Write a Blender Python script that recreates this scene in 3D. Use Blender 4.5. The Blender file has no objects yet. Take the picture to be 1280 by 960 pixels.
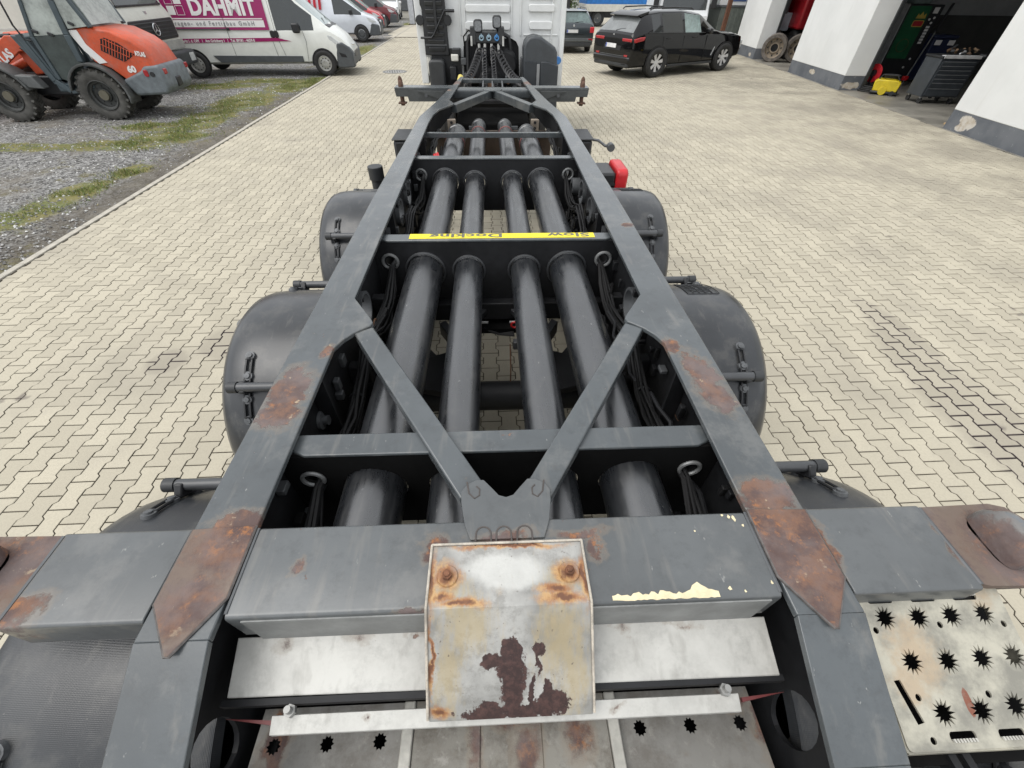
import bpy, bmesh, math, random
import numpy as np
from mathutils import Vector, Matrix
random.seed(7); np.random.seed(7)
S = bpy.context.scene
COL = S.collection
R = math.radians

# ------------------------------------------------------------------ camera
cd = bpy.data.cameras.new('camera'); cam = bpy.data.objects.new('camera', cd); COL.objects.link(cam); S.camera = cam
cd.sensor_fit = 'HORIZONTAL'; cd.sensor_width = 36.0; cd.lens = 514.37/1280*36.0
cd.clip_start = 0.05; cd.clip_end = 600
PI_, YA_, RO_ = 0.771785, 0.0486538, -0.0121327
CAM = Vector((-0.01477, -0.38353, 2.26635))
_f = Vector((math.sin(YA_)*math.cos(PI_), math.cos(YA_)*math.cos(PI_), -math.sin(PI_)))
_r = Vector((math.cos(YA_), -math.sin(YA_), 0)); _d = _f.cross(_r)
_r2 = _r*math.cos(RO_)+_d*math.sin(RO_); _d2 = -_r*math.sin(RO_)+_d*math.cos(RO_)
cam.matrix_world = Matrix(((_r2.x, -_d2.x, -_f.x, CAM.x), (_r2.y, -_d2.y, -_f.y, CAM.y), (_r2.z, -_d2.z, -_f.z, CAM.z), (0, 0, 0, 1)))

# ------------------------------------------------------------------ light
W = bpy.data.worlds.new('World'); S.world = W; W.use_nodes = True
wn = W.node_tree; bgn = wn.nodes['Background']
sky = wn.nodes.new('ShaderNodeTexSky'); sky.sky_type = 'NISHITA'; sky.sun_disc = False
SUN_EL, SUN_ROT = R(62), R(250)
sky.sun_elevation = SUN_EL; sky.sun_rotation = SUN_ROT; sky.dust_density = 4.0; sky.air_density = 1.0; sky.ozone_density = 1.0
hsv = wn.nodes.new('ShaderNodeHueSaturation'); hsv.inputs['Saturation'].default_value = 0.22
wn.links.new(sky.outputs[0], hsv.inputs['Color']); oc = wn.nodes.new('ShaderNodeMix'); oc.data_type = 'RGBA'; oc.inputs[0].default_value = .65; oc.inputs[7].default_value = (5.5, 5.65, 5.8, 1)   # even overcast veil over the clear-sky model
wn.links.new(hsv.outputs[0], oc.inputs[6]); wn.links.new(oc.outputs[2], bgn.inputs[0])
bgn.inputs[1].default_value = 0.15
sl = bpy.data.lights.new('sun', 'SUN'); sl.energy = 0.9; sl.angle = R(45); sl.color = (1, 0.97, 0.92)
so = bpy.data.objects.new('sun', sl); COL.objects.link(so)
sdir = Vector((math.sin(SUN_ROT)*math.cos(SUN_EL), math.cos(SUN_ROT)*math.cos(SUN_EL), math.sin(SUN_EL)))
so.rotation_euler = sdir.to_track_quat('Z', 'Y').to_euler(); so.location = (0, 0, 30)
S.view_settings.view_transform = 'Standard'; S.view_settings.look = 'None'; S.view_settings.exposure = 0.66; S.view_settings.gamma = 1

# ------------------------------------------------------------------ node helpers
class NG:
    def __init__(s, nt): s.nt = nt
    def n(s, t, ins=None, **pr):
        nd = s.nt.nodes.new(t)
        for k, v in pr.items(): setattr(nd, k, v)
        for k, v in (ins or {}).items(): s.put(nd.inputs[k], v)
        return nd
    def put(s, sock, v):
        if isinstance(v, bpy.types.NodeSocket): s.nt.links.new(v, sock)
        else:
            if isinstance(v, (tuple, list)) and len(v) == 3 and sock.type == 'RGBA': v = (*v, 1)
            sock.default_value = v
    def m(s, op, a, b=0.0, c=False): return s.n('ShaderNodeMath', {0: a, 1: b}, operation=op, use_clamp=c).outputs[0]
    def vm(s, op, a, b=(0, 0, 0), out=0): return s.n('ShaderNodeVectorMath', {0: a, 1: b}, operation=op).outputs[out]
    def mix(s, f, a, b):
        nd = s.n('ShaderNodeMix', data_type='RGBA'); s.put(nd.inputs[0], f); s.put(nd.inputs[6], a); s.put(nd.inputs[7], b); return nd.outputs[2]
    def noise(s, v, sc, det=4, rough=.55, out=0):
        return s.n('ShaderNodeTexNoise', {'Vector': v, 'Scale': sc, 'Detail': det, 'Roughness': rough}).outputs[out]
    def mr(s, v, a, b, c=0.0, d=1.0):
        return s.n('ShaderNodeMapRange', {0: v, 1: a, 2: b, 3: c, 4: d}, interpolation_type='SMOOTHSTEP').outputs[0]
    def co(s, which='Object'): return s.n('ShaderNodeTexCoord').outputs[which]
    def bump(s, h, st=.3, dist=.01): return s.n('ShaderNodeBump', {'Strength': st, 'Distance': dist, 'Height': h}).outputs[0]
    def spots(s, v, pts):
        cur = None
        for c, r in pts:
            if not isinstance(r, (tuple, list)): r = (r, r, r)
            q = s.vm('MULTIPLY', s.vm('SUBTRACT', v, c), tuple(1/x for x in r))
            k = s.m('SUBTRACT', 1.0, s.vm('LENGTH', q, out=1), True)
            cur = k if cur is None else s.m('MAXIMUM', cur, k)
        return cur

def newmat(name):
    m = bpy.data.materials.new(name); m.use_nodes = True
    g = NG(m.node_tree); b = m.node_tree.nodes['Principled BSDF']; return m, g, b
def setb(g, b, **k):
    nm = dict(col='Base Color', rough='Roughness', metal='Metallic', spec='Specular IOR Level', nor='Normal', coat='Coat Weight', trans='Transmission Weight', emis='Emission Color', est='Emission Strength', alpha='Alpha')
    for a, v in k.items(): g.put(b.inputs[nm[a]], v)
MC = {}
def mat(name, col, rough=.5, metal=0., spec=.5, var=.18, sc=6., bump=0., coat=0., ior=0):
    if name in MC: return MC[name]
    m, g, b = newmat(name); c = g.co()
    n = g.noise(c, sc, 5); n2 = g.noise(c, sc*9, 3)
    f = g.m('ADD', g.m('MULTIPLY', n, .7), g.m('MULTIPLY', n2, .3))
    lo = tuple(x*(1-var) for x in col); hi = tuple(min(1, x*(1+var)) for x in col)
    setb(g, b, col=g.mix(g.mr(f, .3, .7), lo, hi), rough=rough if rough < .32 else g.mr(n2, .2, .8, rough*.9, min(1, rough*1.1)), metal=metal, spec=spec, coat=coat)
    if ior: b.inputs['IOR'].default_value = ior
    if bump: setb(g, b, nor=g.bump(n2, bump, .01))
    MC[name] = m; return m

def rustpaint(name, base, pts, rough=.36, spec=.5, thr=(.28, .42), amp=.09, light=.0, chips=.76, dirt=0.):
    m, g, b = newmat(name); c = g.co()
    n1 = g.noise(c, 11, 6, .65, 1)
    v = g.vm('ADD', c, g.vm('MULTIPLY', g.vm('SUBTRACT', n1, (.5, .5, .5)), (amp, amp, amp)))
    k = g.spots(v, pts) if pts else 0.0
    nf = g.noise(c, 45, 6, .7)
    nm = g.noise(c, 17, 8, .75); k2 = g.m('ADD', k, g.m('ADD', g.m('MULTIPLY', g.m('SUBTRACT', nf, .5), .5), g.m('MULTIPLY', g.m('SUBTRACT', nm, .5), 1.0)))
    mk = g.mr(k2, *thr)
    chip = g.mr(g.noise(c, 26, 4, .6), chips, chips+.03)
    halo = g.mr(k2, thr[0]-.25, thr[0])
    mk = g.m('MAXIMUM', mk, g.m('MULTIPLY', chip, .8))
    cl = g.noise(c, 3.2, 5); st = g.noise(g.vm('MULTIPLY', c, (1, .12, 1)), 30, 4)
    bc = g.mix(g.mr(cl, .3, .7), tuple(x*.85 for x in base), tuple(x*1.14 for x in base)); bc = g.mix(g.m('MULTIPLY', g.mr(g.noise(c, 17, 7, .75), .48, .68), .42), bc, tuple(x*.58 for x in base)); bc = g.mix(g.m('MULTIPLY', g.mr(g.noise(c, 5.5, 8, .7), .5, .68), .28), bc, (.23, .225, .21)); bc = g.mix(g.mr(g.noise(g.vm('MULTIPLY', c, (1, .35, 1)), 70, 3, .7), .69, .74, 0, .45), bc, (.36, .36, .34))
    bc = g.mix(g.m('MULTIPLY', g.mr(st, .55, .75), .34), bc, (.20, .19, .17))
    if dirt:
        bc = g.mix(g.m('MULTIPLY', g.mr(g.noise(c, 8, 9, .78), .42, .66), dirt), bc, (.075, .062, .048)); bc = g.mix(g.m('MULTIPLY', g.mr(g.noise(c, 24, 6, .7), .55, .7), dirt*.6), bc, (.34, .33, .30))
    bc = g.mix(g.m('MULTIPLY', halo, .3), bc, (.22, .17, .12))
    rc = g.mix(g.mr(g.noise(c, 13, 6, .7), .42, .62), (.085, .052, .046), (.165, .088, .058))
    rc = g.mix(g.mr(g.noise(c, 21, 6, .75), .53, .66, 0, .9), rc, (.30, .125, .045))
    rc = g.mix(g.m('MULTIPLY', g.mr(g.noise(c, 6, 5, .6), .42, .62), .7), rc, (.155, .125, .12))
    rc = g.mix(g.m('MULTIPLY', g.mr(g.noise(c, 19, 6, .7), .62, .68), light), rc, (.62, .50, .33))
    setb(g, b, col=g.mix(mk, bc, rc), rough=g.mix(mk, (rough,)*3, (.8,)*3), spec=spec)
    h = g.m('ADD', g.m('MULTIPLY', mk, -.6), g.m('MULTIPLY', nf, g.m('ADD', g.m('MULTIPLY', mk, .6), .06)))
    setb(g, b, nor=g.bump(h, .8, .005))
    MC[name] = m; return m

# ------------------------------------------------------------------ mesh helpers
def rot2(p, a): return (p[0]*math.cos(a)-p[1]*math.sin(a), p[0]*math.sin(a)+p[1]*math.cos(a))
class MB:
    def __init__(s): s.v = []; s.f = []; s.mi = []
    def add(s, vs, fs, m=0):
        o = len(s.v); s.v += [tuple(v) for v in vs]; s.f += [tuple(i+o for i in f) for f in fs]; s.mi += [m]*len(fs); return s
    def box(s, c, d, m=0, M=None, top=1.0, topy=None):
        topy = top if topy is None else topy
        x, y, z = d[0]/2, d[1]/2, d[2]/2
        vs = [(-x, -y, -z), (x, -y, -z), (x, y, -z), (-x, y, -z), (-x*top, -y*topy, z), (x*top, -y*topy, z), (x*top, y*topy, z), (-x*top, y*topy, z)]
        vs = [Vector(v) for v in vs]
        if M is not None: vs = [M @ v for v in vs]
        c = Vector(c); return s.add([v+c for v in vs], [(0, 3, 2, 1), (4, 5, 6, 7), (0, 1, 5, 4), (1, 2, 6, 5), (2, 3, 7, 6), (3, 0, 4, 7)], m)
    def bx(s, x0, x1, y0, y1, z0, z1, m=0): return s.box(((x0+x1)/2, (y0+y1)/2, (z0+z1)/2), (abs(x1-x0), abs(y1-y0), abs(z1-z0)), m)
    def prism(s, poly, a0, a1, ax='z', m=0, fn=None):
        n = len(poly); ar = sum(poly[i][0]*poly[(i+1) % n][1]-poly[(i+1) % n][0]*poly[i][1] for i in range(n))
        if ar < 0: poly = poly[::-1]
        if fn is None:
            fn = {'z': lambda p, q, h: (p, q, h), 'x': lambda p, q, h: (h, p, q), 'y': lambda p, q, h: (q, h, p)}[ax]
        vs = [fn(p, q, a0) for p, q in poly]+[fn(p, q, a1) for p, q in poly]
        fs = [tuple(range(n))[::-1], tuple(range(n, 2*n))]+[(i, (i+1) % n, n+(i+1) % n, n+i) for i in range(n)]
        return s.add(vs, fs, m)
    def tube(s, path, r, n=10, m=0, caps=True):
        P = [Vector(p) for p in path]; rr = r if isinstance(r, (list, tuple)) else [r]*len(P)
        t0 = (P[1]-P[0]).normalized(); u = t0.orthogonal().normalized(); vs = []; fs = []
        for i, p in enumerate(P):
            t = (P[min(i+1, len(P)-1)]-P[max(i-1, 0)]).normalized()
            u = (u-t*u.dot(t)).normalized(); w = t.cross(u)
            for k in range(n):
                a = 2*math.pi*k/n; vs.append(p+(u*math.cos(a)+w*math.sin(a))*rr[i])
        for i in range(len(P)-1):
            for k in range(n):
                k2 = (k+1) % n; fs.append((i*n+k, i*n+k2, (i+1)*n+k2, (i+1)*n+k))
        if caps: fs += [tuple(range(n))[::-1], tuple(range((len(P)-1)*n, len(P)*n))]
        return s.add(vs, fs, m)
    def lathe(s, prof, c, axis='y', n=24, m=0, a0=0., a1=2*math.pi):
        full = abs(a1-a0-2*math.pi) < 1e-6; N = n if full else n+1; vs = []; fs = []; L = len(prof); c = Vector(c)
        for k in range(N):
            a = a0+(a1-a0)*k/n; ca, sa = math.cos(a), math.sin(a)
            for r, h in prof:
                v = {'y': (r*ca, h, r*sa), 'x': (h, r*ca, r*sa), 'z': (r*ca, r*sa, h)}[axis]; vs.append(c+Vector(v))
        for k in range(n):
            k2 = (k+1) % N
            for i in range(L-1): fs.append((k*L+i, k2*L+i, k2*L+i+1, k*L+i+1))
        return s.add(vs, fs, m)
    def torus(s, c, r, t, axis='y', n=24, k=8, m=0, a0=0., a1=2*math.pi):
        return s.lathe([(r+t*math.cos(2*math.pi*i/k), t*math.sin(2*math.pi*i/k)) for i in range(k+1)], c, axis, n, m, a0, a1)
    def cyl(s, p0, p1, r, n=16, m=0): return s.tube([p0, p1], r, n, m)
    def xf(s, M):
        s.v = [tuple(M @ Vector(v)) for v in s.v]; return s
    def build(s, name, mats, parent=None, bevel=0., smooth=35, seg=2, loc=None):
        me = bpy.data.meshes.new(name); me.from_pydata(s.v, [], s.f)
        for mm in (mats if isinstance(mats, (list, tuple)) else [mats]): me.materials.append(mm)
        if any(s.mi): me.polygons.foreach_set('material_index', s.mi)
        bm = bmesh.new(); bm.from_mesh(me); bmesh.ops.recalc_face_normals(bm, faces=bm.faces[:]); bm.to_mesh(me); bm.free()
        return mkobj(name, me, parent, bevel, smooth, seg, loc)
def mkobj(name, me, parent=None, bevel=0., smooth=35, seg=2, loc=None):
    if smooth:
        me.polygons.foreach_set('use_smooth', [True]*len(me.polygons)); me.set_sharp_from_angle(angle=R(smooth))
    me.update(); o = bpy.data.objects.new(name, me); COL.objects.link(o)
    if parent: o.parent = parent
    if loc: o.location = loc
    if bevel:
        b = o.modifiers.new('bevel', 'BEVEL'); b.width = bevel; b.segments = seg; b.limit_method = 'ANGLE'; b.angle_limit = R(38)
    return o
def plate(name, outer, holes, th, fn, mats, parent=None, bevel=0.):
    """sheet with holes: 2D outlines -> filled -> extruded; fn maps (p,q,h) to 3D"""
    bm = bmesh.new(); ed = []
    for lp in [outer]+holes:
        vs = [bm.verts.new((p[0], p[1], 0)) for p in lp]
        ed += [bm.edges.new((vs[i], vs[(i+1) % len(vs)])) for i in range(len(vs))]
    bmesh.ops.triangle_fill(bm, use_beauty=True, use_dissolve=False, edges=ed)
    r = bmesh.ops.extrude_face_region(bm, geom=bm.faces[:])
    for v in r['geom']:
        if isinstance(v, bmesh.types.BMVert): v.co.z += th
    for v in bm.verts: v.co = fn(v.co.x, v.co.y, v.co.z)
    bmesh.ops.recalc_face_normals(bm, faces=bm.faces[:])
    me = bpy.data.meshes.new(name); bm.to_mesh(me); bm.free()
    for mm in (mats if isinstance(mats, (list, tuple)) else [mats]): me.materials.append(mm)
    return mkobj(name, me, parent, bevel, 30)
def circ(c, r, n=24, ry=None, a=0.): return [(c[0]+r*math.cos(a+2*math.pi*i/n), c[1]+(ry or r)*math.sin(a+2*math.pi*i/n)) for i in range(n)]
def rrect(x0, x1, y0, y1, r, n=5):
    o = []
    for cx, cy, a in ((x1-r, y1-r, 0), (x0+r, y1-r, 90), (x0+r, y0+r, 180), (x1-r, y0+r, 270)):
        o += [(cx+r*math.cos(R(a+90*i/n)), cy+r*math.sin(R(a+90*i/n))) for i in range(n+1)]
    return o
def tag(o, label=None, cat=None, group=None, kind=None):
    for k, v in (('label', label), ('category', cat), ('group', group), ('kind', kind)):
        if v: o[k] = v
    return o
def thing(name, label, cat, loc=(0, 0, 0), rz=0., group=None):
    o = bpy.data.objects.new(name, None); COL.objects.link(o); o.location = loc; o.rotation_euler = (0, 0, rz); o.empty_display_size = .2
    return tag(o, label, cat, group)
def dup(o, parent=None, **k):
    c = o.copy(); COL.objects.link(c)
    if parent is not None: c.parent = parent
    for a, v in k.items(): setattr(c, a, v)
    for ch in o.children: dup(ch, c)
    return c
def text(body, size, m, parent, org, xd, yd, align='LEFT', bold=0., ext=.003, spacing=1., sx=1., name='lettering'):
    cu = bpy.data.curves.new('t', 'FONT'); cu.body = body; cu.size = size; cu.align_x = align; cu.offset = bold; cu.extrude = ext; cu.space_character = spacing; cu.resolution_u = 3
    t = bpy.data.objects.new('t', cu); COL.objects.link(t); bpy.context.view_layer.update()
    me = bpy.data.meshes.new_from_object(t.evaluated_get(bpy.context.evaluated_depsgraph_get())); bpy.data.objects.remove(t)
    xd = Vector(xd).normalized(); yd = Vector(yd).normalized(); zd = xd.cross(yd); org = Vector(org)
    for v in me.vertices: v.co = org+xd*v.co.x*sx+yd*v.co.y+zd*v.co.z
    me.materials.clear(); me.materials.append(m); me.name = name
    return mkobj(name, me, parent, smooth=0)

# ------------------------------------------------------------------ materials
BLK = mat('black_steel', (.018, .019, .021), .42, spec=.5)
DRK = mat('dark_plastic', (.03, .032, .034), .5)
RUB = mat('rubber', (.022, .022, .022), .75, var=.35, sc=14)
RUBD = mat('dusty_rubber', (.07, .068, .062), .85, var=.4, sc=8)
CHR = mat('bright_steel', (.55, .56, .57), .25, metal=.9)
WHT = mat('white_paint', (.74, .75, .74), .35, var=.05)
WHD = mat('dirty_white_paint', (.62, .61, .56), .45, var=.1)
GLS = mat('dark_glass', (.02, .026, .027), .06, spec=.9, var=.1)
GLG = mat('pale_glass', (.22, .29, .28), .08, spec=.9, var=.35, sc=1.5)
LMP = mat('lamp_glass', (.55, .57, .58), .12, spec=.8)
REDL = mat('red_lamp', (.35, .012, .016), .15, spec=.8)
REDP = mat('red_plastic', (.55, .015, .018), .35)
ALU = mat('alloy', (.42, .43, .44), .32, metal=.7)
DIM = mat('dim_steel', (.10, .105, .11), .5, metal=.3)

# ------------------------------------------------------------------ paved yard
KX = lambda y: -5.19-.0113*(y-3.67)          # inner kerb line
WX = lambda y: 10.2+.097*(y-9.97)            # workshop wall line
STAIN = [((3.56, 1.55, 0), (.40, 1.3, 1)), ((3.66, 2.35, 0), (.22, .95, 1)), ((-2.35, 2.55, 0), .3), ((-2.75, 2.3, 0), .2)]
def paver_mats():
    m, g, b = newmat('concrete_paver'); pos = g.n('ShaderNodeNewGeometry'); P = pos.outputs['Position']
    oi = g.n('ShaderNodeObjectInfo').outputs['Random']
    rnd = g.m('FRACT', g.m('ADD', pos.outputs['Random Per Island'], g.m('MULTIPLY', oi, 7.31)))
    c = g.mix(rnd, (.405, .371, .292), (.49, .45, .355))
    n = g.noise(P, .8, 6, .6); n2 = g.noise(P, 70, 4, .7); n3 = g.noise(P, 5, 5, .65)
    c = g.mix(g.m('MULTIPLY', g.mr(n, .46, .7), .5), c, (.29, .265, .22))
    c = g.mix(g.m('MULTIPLY', g.mr(n3, .55, .75), .3), c, (.36, .33, .28))
    c = g.mix(g.mr(n2, .35, .75, 0, .4), c, (.33, .30, .24))
    c = g.mix(g.mr(g.noise(P, 160, 2, .6), .66, .74, 0, .5), c, (.22, .20, .17))
    sp = g.m('ADD', g.spots(P, STAIN), g.m('MULTIPLY', g.m('SUBTRACT', n3, .5), .35))
    ed = g.n('ShaderNodeAttribute', attribute_name='edge').outputs['Fac']; ed2 = g.m('POWER', ed, 2.2)
    c = g.mix(g.m('MULTIPLY', ed2, .16), c, (.20, .18, .14))
    c = g.mix(g.m('MULTIPLY', g.mr(sp, .08, .38), g.m('ADD', .20, g.m('MULTIPLY', ed2, .85))), c, (.085, .07, .068))
    # grime towards the workshop doors, tyre paths
    gx = g.n('ShaderNodeSeparateXYZ', {0: P}); 
    gr = g.m('MULTIPLY', g.mr(gx.outputs[0], 3.5, 10.0), g.mr(n, .3, .65))
    c = g.mix(g.m('MULTIPLY', gr, .6), c, (.22, .20, .16))
    bl = g.mr(g.noise(P, 2.3, 3, .5), .725, .765)
    c = g.mix(g.m('MULTIPLY', bl, .7), c, (.13, .11, .1))
    setb(g, b, col=c, rough=.85, spec=.25, nor=g.bump(n2, .35, .003))
    j, g, b = newmat('joint_sand'); P = g.n('ShaderNodeNewGeometry').outputs['Position']
    n3 = g.noise(P, 5, 5, .65)
    sp = g.m('ADD', g.spots(P, STAIN), g.m('MULTIPLY', g.m('SUBTRACT', n3, .5), .5))
    c = g.mix(g.mr(n3, .3, .7), (.042, .035, .027), (.08, .067, .05))
    setb(g, b, col=g.mix(g.mr(sp, .12, .35), c, (.018, .014, .014)), rough=.95, spec=.1)
    return m, j
PAV, JNT = paver_mats()
PP, PW, PA, JG = .1919, .1284, .0105, .0030
def stone_geo(chamfer):
    h = PP/2-JG; w = PW/2-JG
    rt = [(w+PA, -h), (w+PA, -.295*PP), (w-PA, -.205*PP), (w-PA, .205*PP), (w+PA, .295*PP), (w+PA, h)]
    o = rt+[(-x, -y) for x, y in rt]; n = len(o)
    if not chamfer: return [(x, y, 0) for x, y in o], [tuple(range(n))]
    k = .0016
    inn = [(x-math.copysign(k, x), y-(math.copysign(k, y) if abs(abs(y)-h) < 1e-6 else 0), 0) for x, y in o]
    c = [(x*.86, y*.90, 0) for x, y, z in inn]
    return c+inn+[(x, y, -.0022) for x, y in o], [tuple(range(n))]+[(n+i, n+(i+1) % n, (i+1) % n, i) for i in range(n)]+[(2*n+i, 2*n+(i+1) % n, n+(i+1) % n, n+i) for i in range(n)]
PT = R(.65); PO = (-5.15, 0.0)
def build_pavement():
    base = MB(); ys = [-3, 0, 4, 8, 12, 16, 20, 24, 28, 31]
    vs = []; fs = []
    for y in ys: vs += [(KX(y)-.02, y, -.0055), (WX(y)+.05 if y > -1 else WX(y), y, -.0055)]
    fs = [(2*i, 2*i+1, 2*i+3, 2*i+2) for i in range(len(ys)-1)]
    pv = base.add(vs, fs).build('pavement', JNT, smooth=0); tag(pv, kind='structure')
    ct, st = math.cos(PT), math.sin(PT); cells = []
    for i in range(0, 145):
        for k in range(-16, 164):
            u = (i+.5)*PW; v = (k+.5*(i % 2))*PP+.062
            x = PO[0]-.10+u*ct-v*st; y = u*st+v*ct
            if y < -2.6 or y > 30.4 or x < KX(y)+.035 or x > WX(y)-.03: continue
            cells.append((x, y))
    cells = np.array(cells)
    # the stones that show largest
    Rm = np.array([[_r2.x, _r2.y, _r2.z], [_d2.x, _d2.y, _d2.z], [_f.x, _f.y, _f.z]])
    q = (np.c_[cells, np.zeros(len(cells))]-np.array(CAM)) @ Rm.T
    uu = 640+514.4*q[:, 0]/q[:, 2]; vv = 480+514.4*q[:, 1]/q[:, 2]
    vis = (q[:, 2] > 0) & (uu > 0) & (uu < 1280) & (vv > 0) & (vv < 960) & ~((np.abs(cells[:, 0]) < 1.75) & (cells[:, 1] < 4))
    vis &= ~((vv > 650) & (uu < 1180) & (uu > 100))
    area = np.where(vis, q[:, 2], 1e9); order = np.argsort(area); top = set(order[:300].tolist())
    sv, sf = stone_geo(True); me = bpy.data.meshes.new('paving_stone'); me.from_pydata(sv, [], sf); me.materials.append(PAV); me.update(); me.attributes.new('edge', 'FLOAT', 'POINT').data.foreach_set('value', [0.0]*12+[1.0]*24)
    for i in top:
        o = bpy.data.objects.new('paving_stone', me); COL.objects.link(o); o.parent = pv
        o.location = (cells[i, 0], cells[i, 1], random.uniform(-.0012, .0012)); o.rotation_euler = (random.gauss(0, .004), random.gauss(0, .004), PT+random.gauss(0, .004))
    rest = np.array([i for i in range(len(cells)) if i not in top])
    sv = np.array(sv); V = []; F = []; off = 0
    EA = []
    for near in (True, False):
        sel = rest[(cells[rest, 1] < 14) == near]
        gv, gf = stone_geo(near); gv = np.array(gv)
        a = PT+np.random.normal(0, .004, len(sel)); ca, sa = np.cos(a)[:, None], np.sin(a)[:, None]
        tx = np.random.normal(0, .004, (len(sel), 2)); dz = np.random.uniform(-.0012, .0012, len(sel))
        X = gv[None, :, 0]*ca-gv[None, :, 1]*sa+cells[sel, 0][:, None]; Y = gv[None, :, 0]*sa+gv[None, :, 1]*ca+cells[sel, 1][:, None]
        Z = gv[None, :, 2]+dz[:, None]+tx[:, :1]*gv[None, :, 0]+tx[:, 1:]*gv[None, :, 1]
        EA.append(np.tile(np.array([0.]*12+[1.]*24 if near else [.35]*12), len(sel)))
        V.append(np.stack([X, Y, Z], -1).reshape(-1, 3))
        for n in range(len(sel)):
            b0 = off+n*len(gv); F += [tuple(b0+t for t in f) for f in gf]
        off += len(sel)*len(gv)
    V = np.concatenate(V); loops = np.fromiter((t for f in F for t in f), dtype=np.int32); lens = np.fromiter((len(f) for f in F), dtype=np.int32)
    me = bpy.data.meshes.new('paving_stones'); me.vertices.add(len(V)); me.vertices.foreach_set('co', V.ravel().astype(np.float32))
    me.loops.add(len(loops)); me.loops.foreach_set('vertex_index', loops)
    me.polygons.add(len(lens)); me.polygons.foreach_set('loop_start', np.concatenate([[0], np.cumsum(lens)[:-1]]).astype(np.int32)); me.polygons.foreach_set('loop_total', lens)
    me.update(calc_edges=True); me.materials.append(PAV); me.attributes.new('edge', 'FLOAT', 'POINT').data.foreach_set('value', np.concatenate(EA).astype(np.float32))
    o = bpy.data.objects.new('paving_stones', me); COL.objects.link(o); o.parent = pv; tag(o, kind='stuff')
    far = MB().add([(-6.2, 30.9, -.004), (14.2, 30.9, -.004), (60, 140, -.004), (-7, 140, -.004)], [(0, 1, 2, 3)])
    tag(far.build('far_yard', mat('far_paving', (.42, .385, .31), .9, var=.12, sc=.6), smooth=0), kind='structure')
    # kerb of edging stones
    kb = MB().add([(KX(-3)-.09, -3, -.02), (KX(-3)+.02, -3, -.02), (KX(44)+.02, 44, -.02), (KX(44)-.09, 44, -.02)], [(0, 1, 2, 3)]).build('kerb', JNT, smooth=0)
    tag(kb, kind='structure')
    km = MB().bx(-.04, .04, -.497, .497, -.02, .012).build('kerb_stone', mat('edging_concrete', (.40, .375, .32), .85, var=.2, sc=9, bump=.3), kb, bevel=.006)
    km.location = (KX(-2.5)-.035, -2.5, 0); km.rotation_euler.z = math.atan(.0113)
    for i in range(1, 46):
        y = -2.5+i; dup(km, location=(KX(y)-.035, y, random.uniform(-.003, .003)), rotation_euler=(0, 0, math.atan(.0113)+random.gauss(0, .003)))
    return pv
build_pavement()

# manhole covers
def manhole(x, y, r, label):
    t = thing('manhole_cover', label, 'manhole cover', (x, y, 0), .2)
    MB().lathe([(r, .002), (r, .007), (r*.86, .008), (r*.86, .004), (r*.82, .004)], (0, 0, 0), 'z', 32).build('frame', mat('cast_iron', (.17, .17, .165), .6, metal=.3), t)
    lid = MB().lathe([(0.001, .007), (r*.81, .007), (r*.82, .003)], (0, 0, 0), 'z', 32)
    for i in range(-3, 4):
        for j in range(-3, 4):
            if i*i+j*j < 11: lid.box((i*r*.2, j*r*.2, .008), (r*.11, r*.11, .006), 1)
    lid.build('lid', [mat('lid_concrete', (.30, .295, .28), .8), mat('cast_iron', (.2, .2, .2), .6)], t)
manhole(-3.4, 17.85, .42, 'pale round manhole cover in the paving near the white truck cab')
manhole(-2.28, 2.84, .12, 'small brown drain cover half hidden behind the middle left mudguard')

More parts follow.
